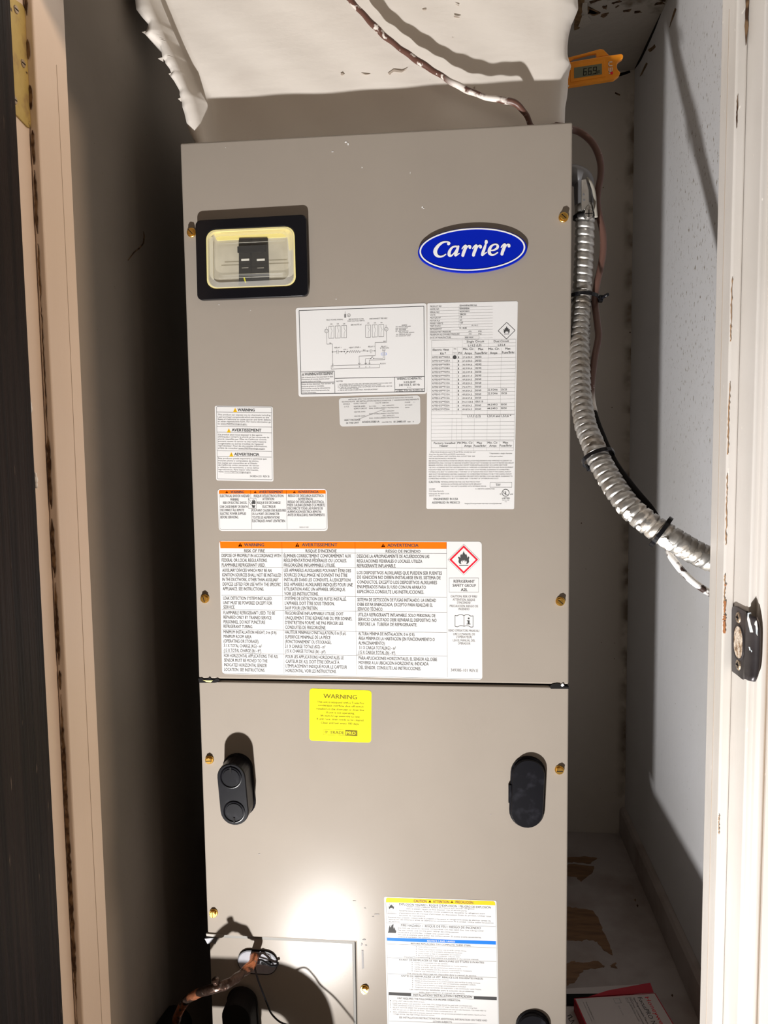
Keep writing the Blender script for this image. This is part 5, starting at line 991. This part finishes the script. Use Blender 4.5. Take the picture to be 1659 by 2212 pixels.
s.circ(1400, T0+1537, 60, 'ink', 10); s.t(1368, T0+1556, 1404, 44, 'U', 'ink', .02); s.t(1398, T0+1574, 1432, 44, 'L', 'ink', .02); s.t(1300, T0+1572, 1326, 26, 'C', 'ink', .01); s.t(1475, T0+1572, 1520, 22, 'US', 'ink', .01); s.t(1340, T0+1645, 1472, 28, 'LISTED', 'ink', .01)
s.t(1340, T0+1672, 1465, 12, 'FAN COIL UNIT', 'inkfaint'); s.t(1383, T0+1698, 1422, 12, '9M83', 'inkfaint')
s.done()

# --- caution sheet at the bottom
s = Sheet('caution_sticker', 820, 1920, 6.144, [(60, 104), (1550, 157), (1592, 2190), (112, 2130)], 1.4, M['paper'], 'tall white caution sticker with amber and blue bands low on the unit', sl=(.036, 110, .036, 1800))
s.poly([(82, 178), (86, 130), (100, 118), (1515, 165), (1532, 180), (1538, 220)], 'amber')
s.t(453, 178, 622, 34, 'CAUTION', 'ink', .01, 2); s.t(708, 186, 922, 34, 'ATTENTION', 'ink', .01, 2); s.t(1008, 192, 1240, 32, 'PRECAUCIÓN', 'ink', .01, 2); s.tri(668, 180, 40, 32, 'ink', 'amber'); s.tri(960, 188, 40, 32, 'ink', 'amber')
s.pl([(83, 180), (122, 1810)], 3); s.pl([(1538, 220), (1578, 1890)], 3); s.pl([(86, 188), (222, 192), (226, 330), (92, 328)], 3, 'inkfaint', True)
flame(s, 118, 205, 76, 66); s.pl([(128, 195), (150, 235)], 4, 'ink'); s.pl([(185, 198), (165, 235)], 4, 'ink')
for i in range(4): s.l(105, 288+12*i, 210, 290+12*i, 3, 'inkfaint')
P = [(107, 583), (118, 560), (122, 520), (130, 495), (138, 470), (140, 500), (148, 515), (160, 480), (186, 468), (182, 505), (190, 530), (200, 505), (208, 545), (222, 560), (216, 588)]
s._add('ink', P, [tuple(range(len(P)))], 1)
s.t(258, 218, 1475, 27, "EXPLOSION HAZARD / RISQUE D'EXPLOSION / PELIGRO DE EXPLOSIÓN", 'ink'); s.t(285, 498, 1342, 30, 'FIRE HAZARD  /  RISQUE DE FEU / RIESGO DE INCENDIO', 'ink')
for x, xe, y, t_ in ((358, 1258, 243, 'System under pressure. Relieve all pressure and recover refrigerant'), (358, 1160, 272, 'before system repairs or final disposal. Use all service ports.'), (258, 1398, 298, 'Système sous pression. Relâcher toutes pressions et récupérer le réfrigérant avant'), (258, 1478, 330, "d'entreprendre les travaux d'entretien ou disposition finale du produit. Utiliser tous"), (258, 608, 360, 'les ports de maintenance.'), (112, 1473, 385, 'Sistema bajo presión. Libere toda la presión y recupere el refrigerante antes de efectuar tareas de'), (115, 1510, 412, 'reparación del sistema o antes de deshacerse completamente de la unidad. Utilice todos los puertos'), (118, 270, 442, 'de servicio.'),
  (245, 1390, 527, 'Do not use torch to remove components. Oil may catch fire. Use tubing cutter.'), (245, 1053, 557, 'Ne pas utiliser une torche pour retirer les composantes.'), (245, 930, 587, "Huile peut prendre feu. Utiliser une coupe-tube."), (245, 1350, 616, 'No use el soplete para quitar los componentes. El aceite puede encenderse.'), (245, 675, 645, 'Utilice el cortador de tuberías.'), (325, 1315, 912, 'Detailed Troubleshooting Instructions are available in the service manual.'),
  (362, 1285, 860+270, 'Une charte de dépannage est disponible dans le manuel de service.'), (402, 1252, 860+482, 'Las instrucciones detalladas para la solución de problemas'), (523, 1135, 860+520, 'están disponibles en el manual de servicio.')): s.t(x, y, xe, 17, t_, 'inksoft', .006)
s.hl(92, 450, 1540, 3); s.poly([(97, 648), (1543, 695), (1543, 742), (99, 690)], 'cyan'); s.t(632, 702, 1000, 24, 'NOTICE / AVIS / AVISO', 'paper', .01, 2)
s.hl(100, 733, 1545, 3); s.t(415, 736, 1212, 20, 'BEFORE REPLACING TXV COMPLETE THESE STEPS:', 'ink'); s.hl(104, 914, 1548, 3)
s.t(255, 951, 1390, 22, 'AVANT DE REMPLACER LE TEX BIEN SUIVRE LES ÉTAPES SUIVANTES:', 'ink'); s.hl(110, 860+267, 1553, 3)
s.t(283, 860+306, 1372, 22, 'ANTES DE REEMPLAZAR LA VET, REALICE LOS SIGUIENTES PASOS:', 'ink')
for x, xe, y, t_ in ((510, 765, 779, 'Verify airflow is correct.'), (510, 1155, 810, 'Check Subcooling at Outdoor unit to verify correct charge.'), (510, 1100, 838, 'Confirm TXV bulb is properly attached and insulated.'), (510, 1080, 866, 'Verify system is free of contaminants and moisture.'), (510, 1070, 892, 'Be sure evaporator and condenser coils are clean.'),
  (460, 905, 860+128, "Vérifier si le mouvement d'air est correcte."), (460, 1175, 860+156, "Vérifier la charge du sous-refroidissement sur l'unité extérieur."), (460, 1085, 860+186, 'Vérifier si le bulbe TEX est correctement attaché et isolé.'), (460, 1225, 860+213, 'Vérifier que le système soit libre de tout contaminants ou moisissure.'), (460, 1070, 860+240, "S'assurer que l'évaporateur et le serpentin sont propre."),
  (468, 920, 860+340, 'Verifique que el flujo de aire sea correcto.'), (468, 1338, 860+368, 'Revise el subenfriamiento en la unidad exterior para verificar la carga correcta.'), (468, 1280, 860+394, 'Confirme que el bulbo de la VET esté correctamente conectado y aislado.'), (468, 1148, 860+424, 'Verifique que el sistema no tenga contaminantes ni humedad.'), (468, 1350, 860+452, 'Asegúrese de que las bobinas del evaporador y del condensador estén limpias.'),
  (170, 598, 860+635, 'LEVEL UNIT side to side, front to back.'), (170, 1232, 860+666, 'Install both primary and secondary drain lines. PVC fittings should be used with condensate pan.'), (172, 1295, 860+692, 'TRAP condensate lines as close to unit as possible. Use 4-1/2" traps. Pitch line 1" per 10 running feet.'), (175, 1412, 860+722, 'SELECT MOTOR SPEED TAP properly per installation instructions and unit pre-sale literature. You must refer to'), (175, 1018, 860+750, '450 cfm per ton, or 400 cfm on if not.  Duct can cause condensate blow off.'), (178, 1410, 860+782, 'SEAL OPENINGS in fan coil to prevent internal moisture. Use grommets provided to seal suction, liquid and low'), (178, 730, 860+808, 'voltage entries. Seal high voltage electrical entries.')): s.t(x, y, xe, 16, t_, 'inkfaint', .004)
for yy in (779, 810, 838, 866, 892): s.t(482, yy-2, 492, 14, '1', 'inkfaint')
for yy in (128, 156, 186, 213, 240): s.t(426, 860+yy-3, 436, 14, '1', 'inkfaint')
for yy in (340, 368, 394, 424, 452): s.t(432, 860+yy-3, 442, 14, '1', 'inkfaint')
for yy, n_ in ((635, '1'), (666, '2'), (692, '3'), (722, '4'), (782, '5')): s.t(138, 860+yy-3, 150, 16, n_, 'inksoft')
s.poly([(120, 1371), (418, 1384), (418, 1425), (120, 1412)], 'ink'); s.poly([(1250, 1424), (1555, 1436), (1555, 1478), (1250, 1466)], 'ink'); s.pl([(418, 1384), (1250, 1424)], 3); s.pl([(418, 1427), (1250, 1467)], 3)
s.t(445, 1422, 1225, 28, 'INSTALLATION / INSTALLATION / INSTALACIÓN', 'ink')
s.t(235, 1464, 1070, 23, 'UNIT REQUIRES THE FOLLOWING FOR PROPER OPERATION:', 'ink'); s.t(258, 860+858, 1425, 23, 'SEE INSTALLATION INSTRUCTIONS FOR ADDITIONAL INFORMATION ON THESE AND', 'inksoft', .004); s.t(708, 860+912, 963, 22, 'OTHER SUBJECTS.', 'inksoft', .004)
s.hl(128, 860+893, 1575, 3); s.done()

# --- print on the cardboard box (reads along its length)
def boxtext(u, v0, v1, h, txt, m, bold=.01):
    v, f = glyphs(txt, bold); a, b = v[:, 0].min(), v[:, 0].max(); k = (v1-v0)/(b-a)
    P = [bx(u+y*h/CAPH, v0+(x-a)*k, hb+.0006) for x, y in v]
    o_ = mesh('lettering', P, f, M[m], top); o_['kind'] = 'stuff'; return o_
boxtext(Wb-.0185, .006, .068, .0068, 'Honeywell', 'red', .03); boxtext(Wb-.0185, .071, .09, .0065, 'HOME', 'orange', .0)
boxtext(Wb-.0300, .006, .078, .0068, 'FocusPRO N100', 'ink', .02)
boxtext(Wb-.0375, .006, .070, .0030, 'Non-Programmable Thermostat', 'ink'); boxtext(Wb-.0435, .006, .060, .0026, 'Non-Heat / Conventional', 'inksoft'); boxtext(Wb-.0480, .006, .054, .0022, 'Thermostat non programmable', 'inkfaint')
boxtext(.013, .008, .045, .0022, 'Pro Installation', 'inksoft'); boxtext(.009, .008, .048, .0018, 'Installation guide inside', 'inkfaint')
boxtext(.060, .020, .040, .0020, '24 volt', 'inkfaint'); boxtext(.080, .020, .038, .0020, 'Easy set', 'inkfaint')
for u in (.058, .077):
    V = []; F = []
    for a, b in ((0, .0006), (.0095, .0101)):
        for q in ([(a, 0), (b, 0), (b, .0101), (a, .0101)], [(0, a), (.0101, a), (.0101, b), (0, b)]):
            n = len(V); V += [bx(u+x, .005+y, hb+.0006) for x, y in q]; F.append((n, n+1, n+2, n+3))
    mesh('icon_frame', V, F, M['inkfaint'], top)
bpy.data.objects.remove(_fo)
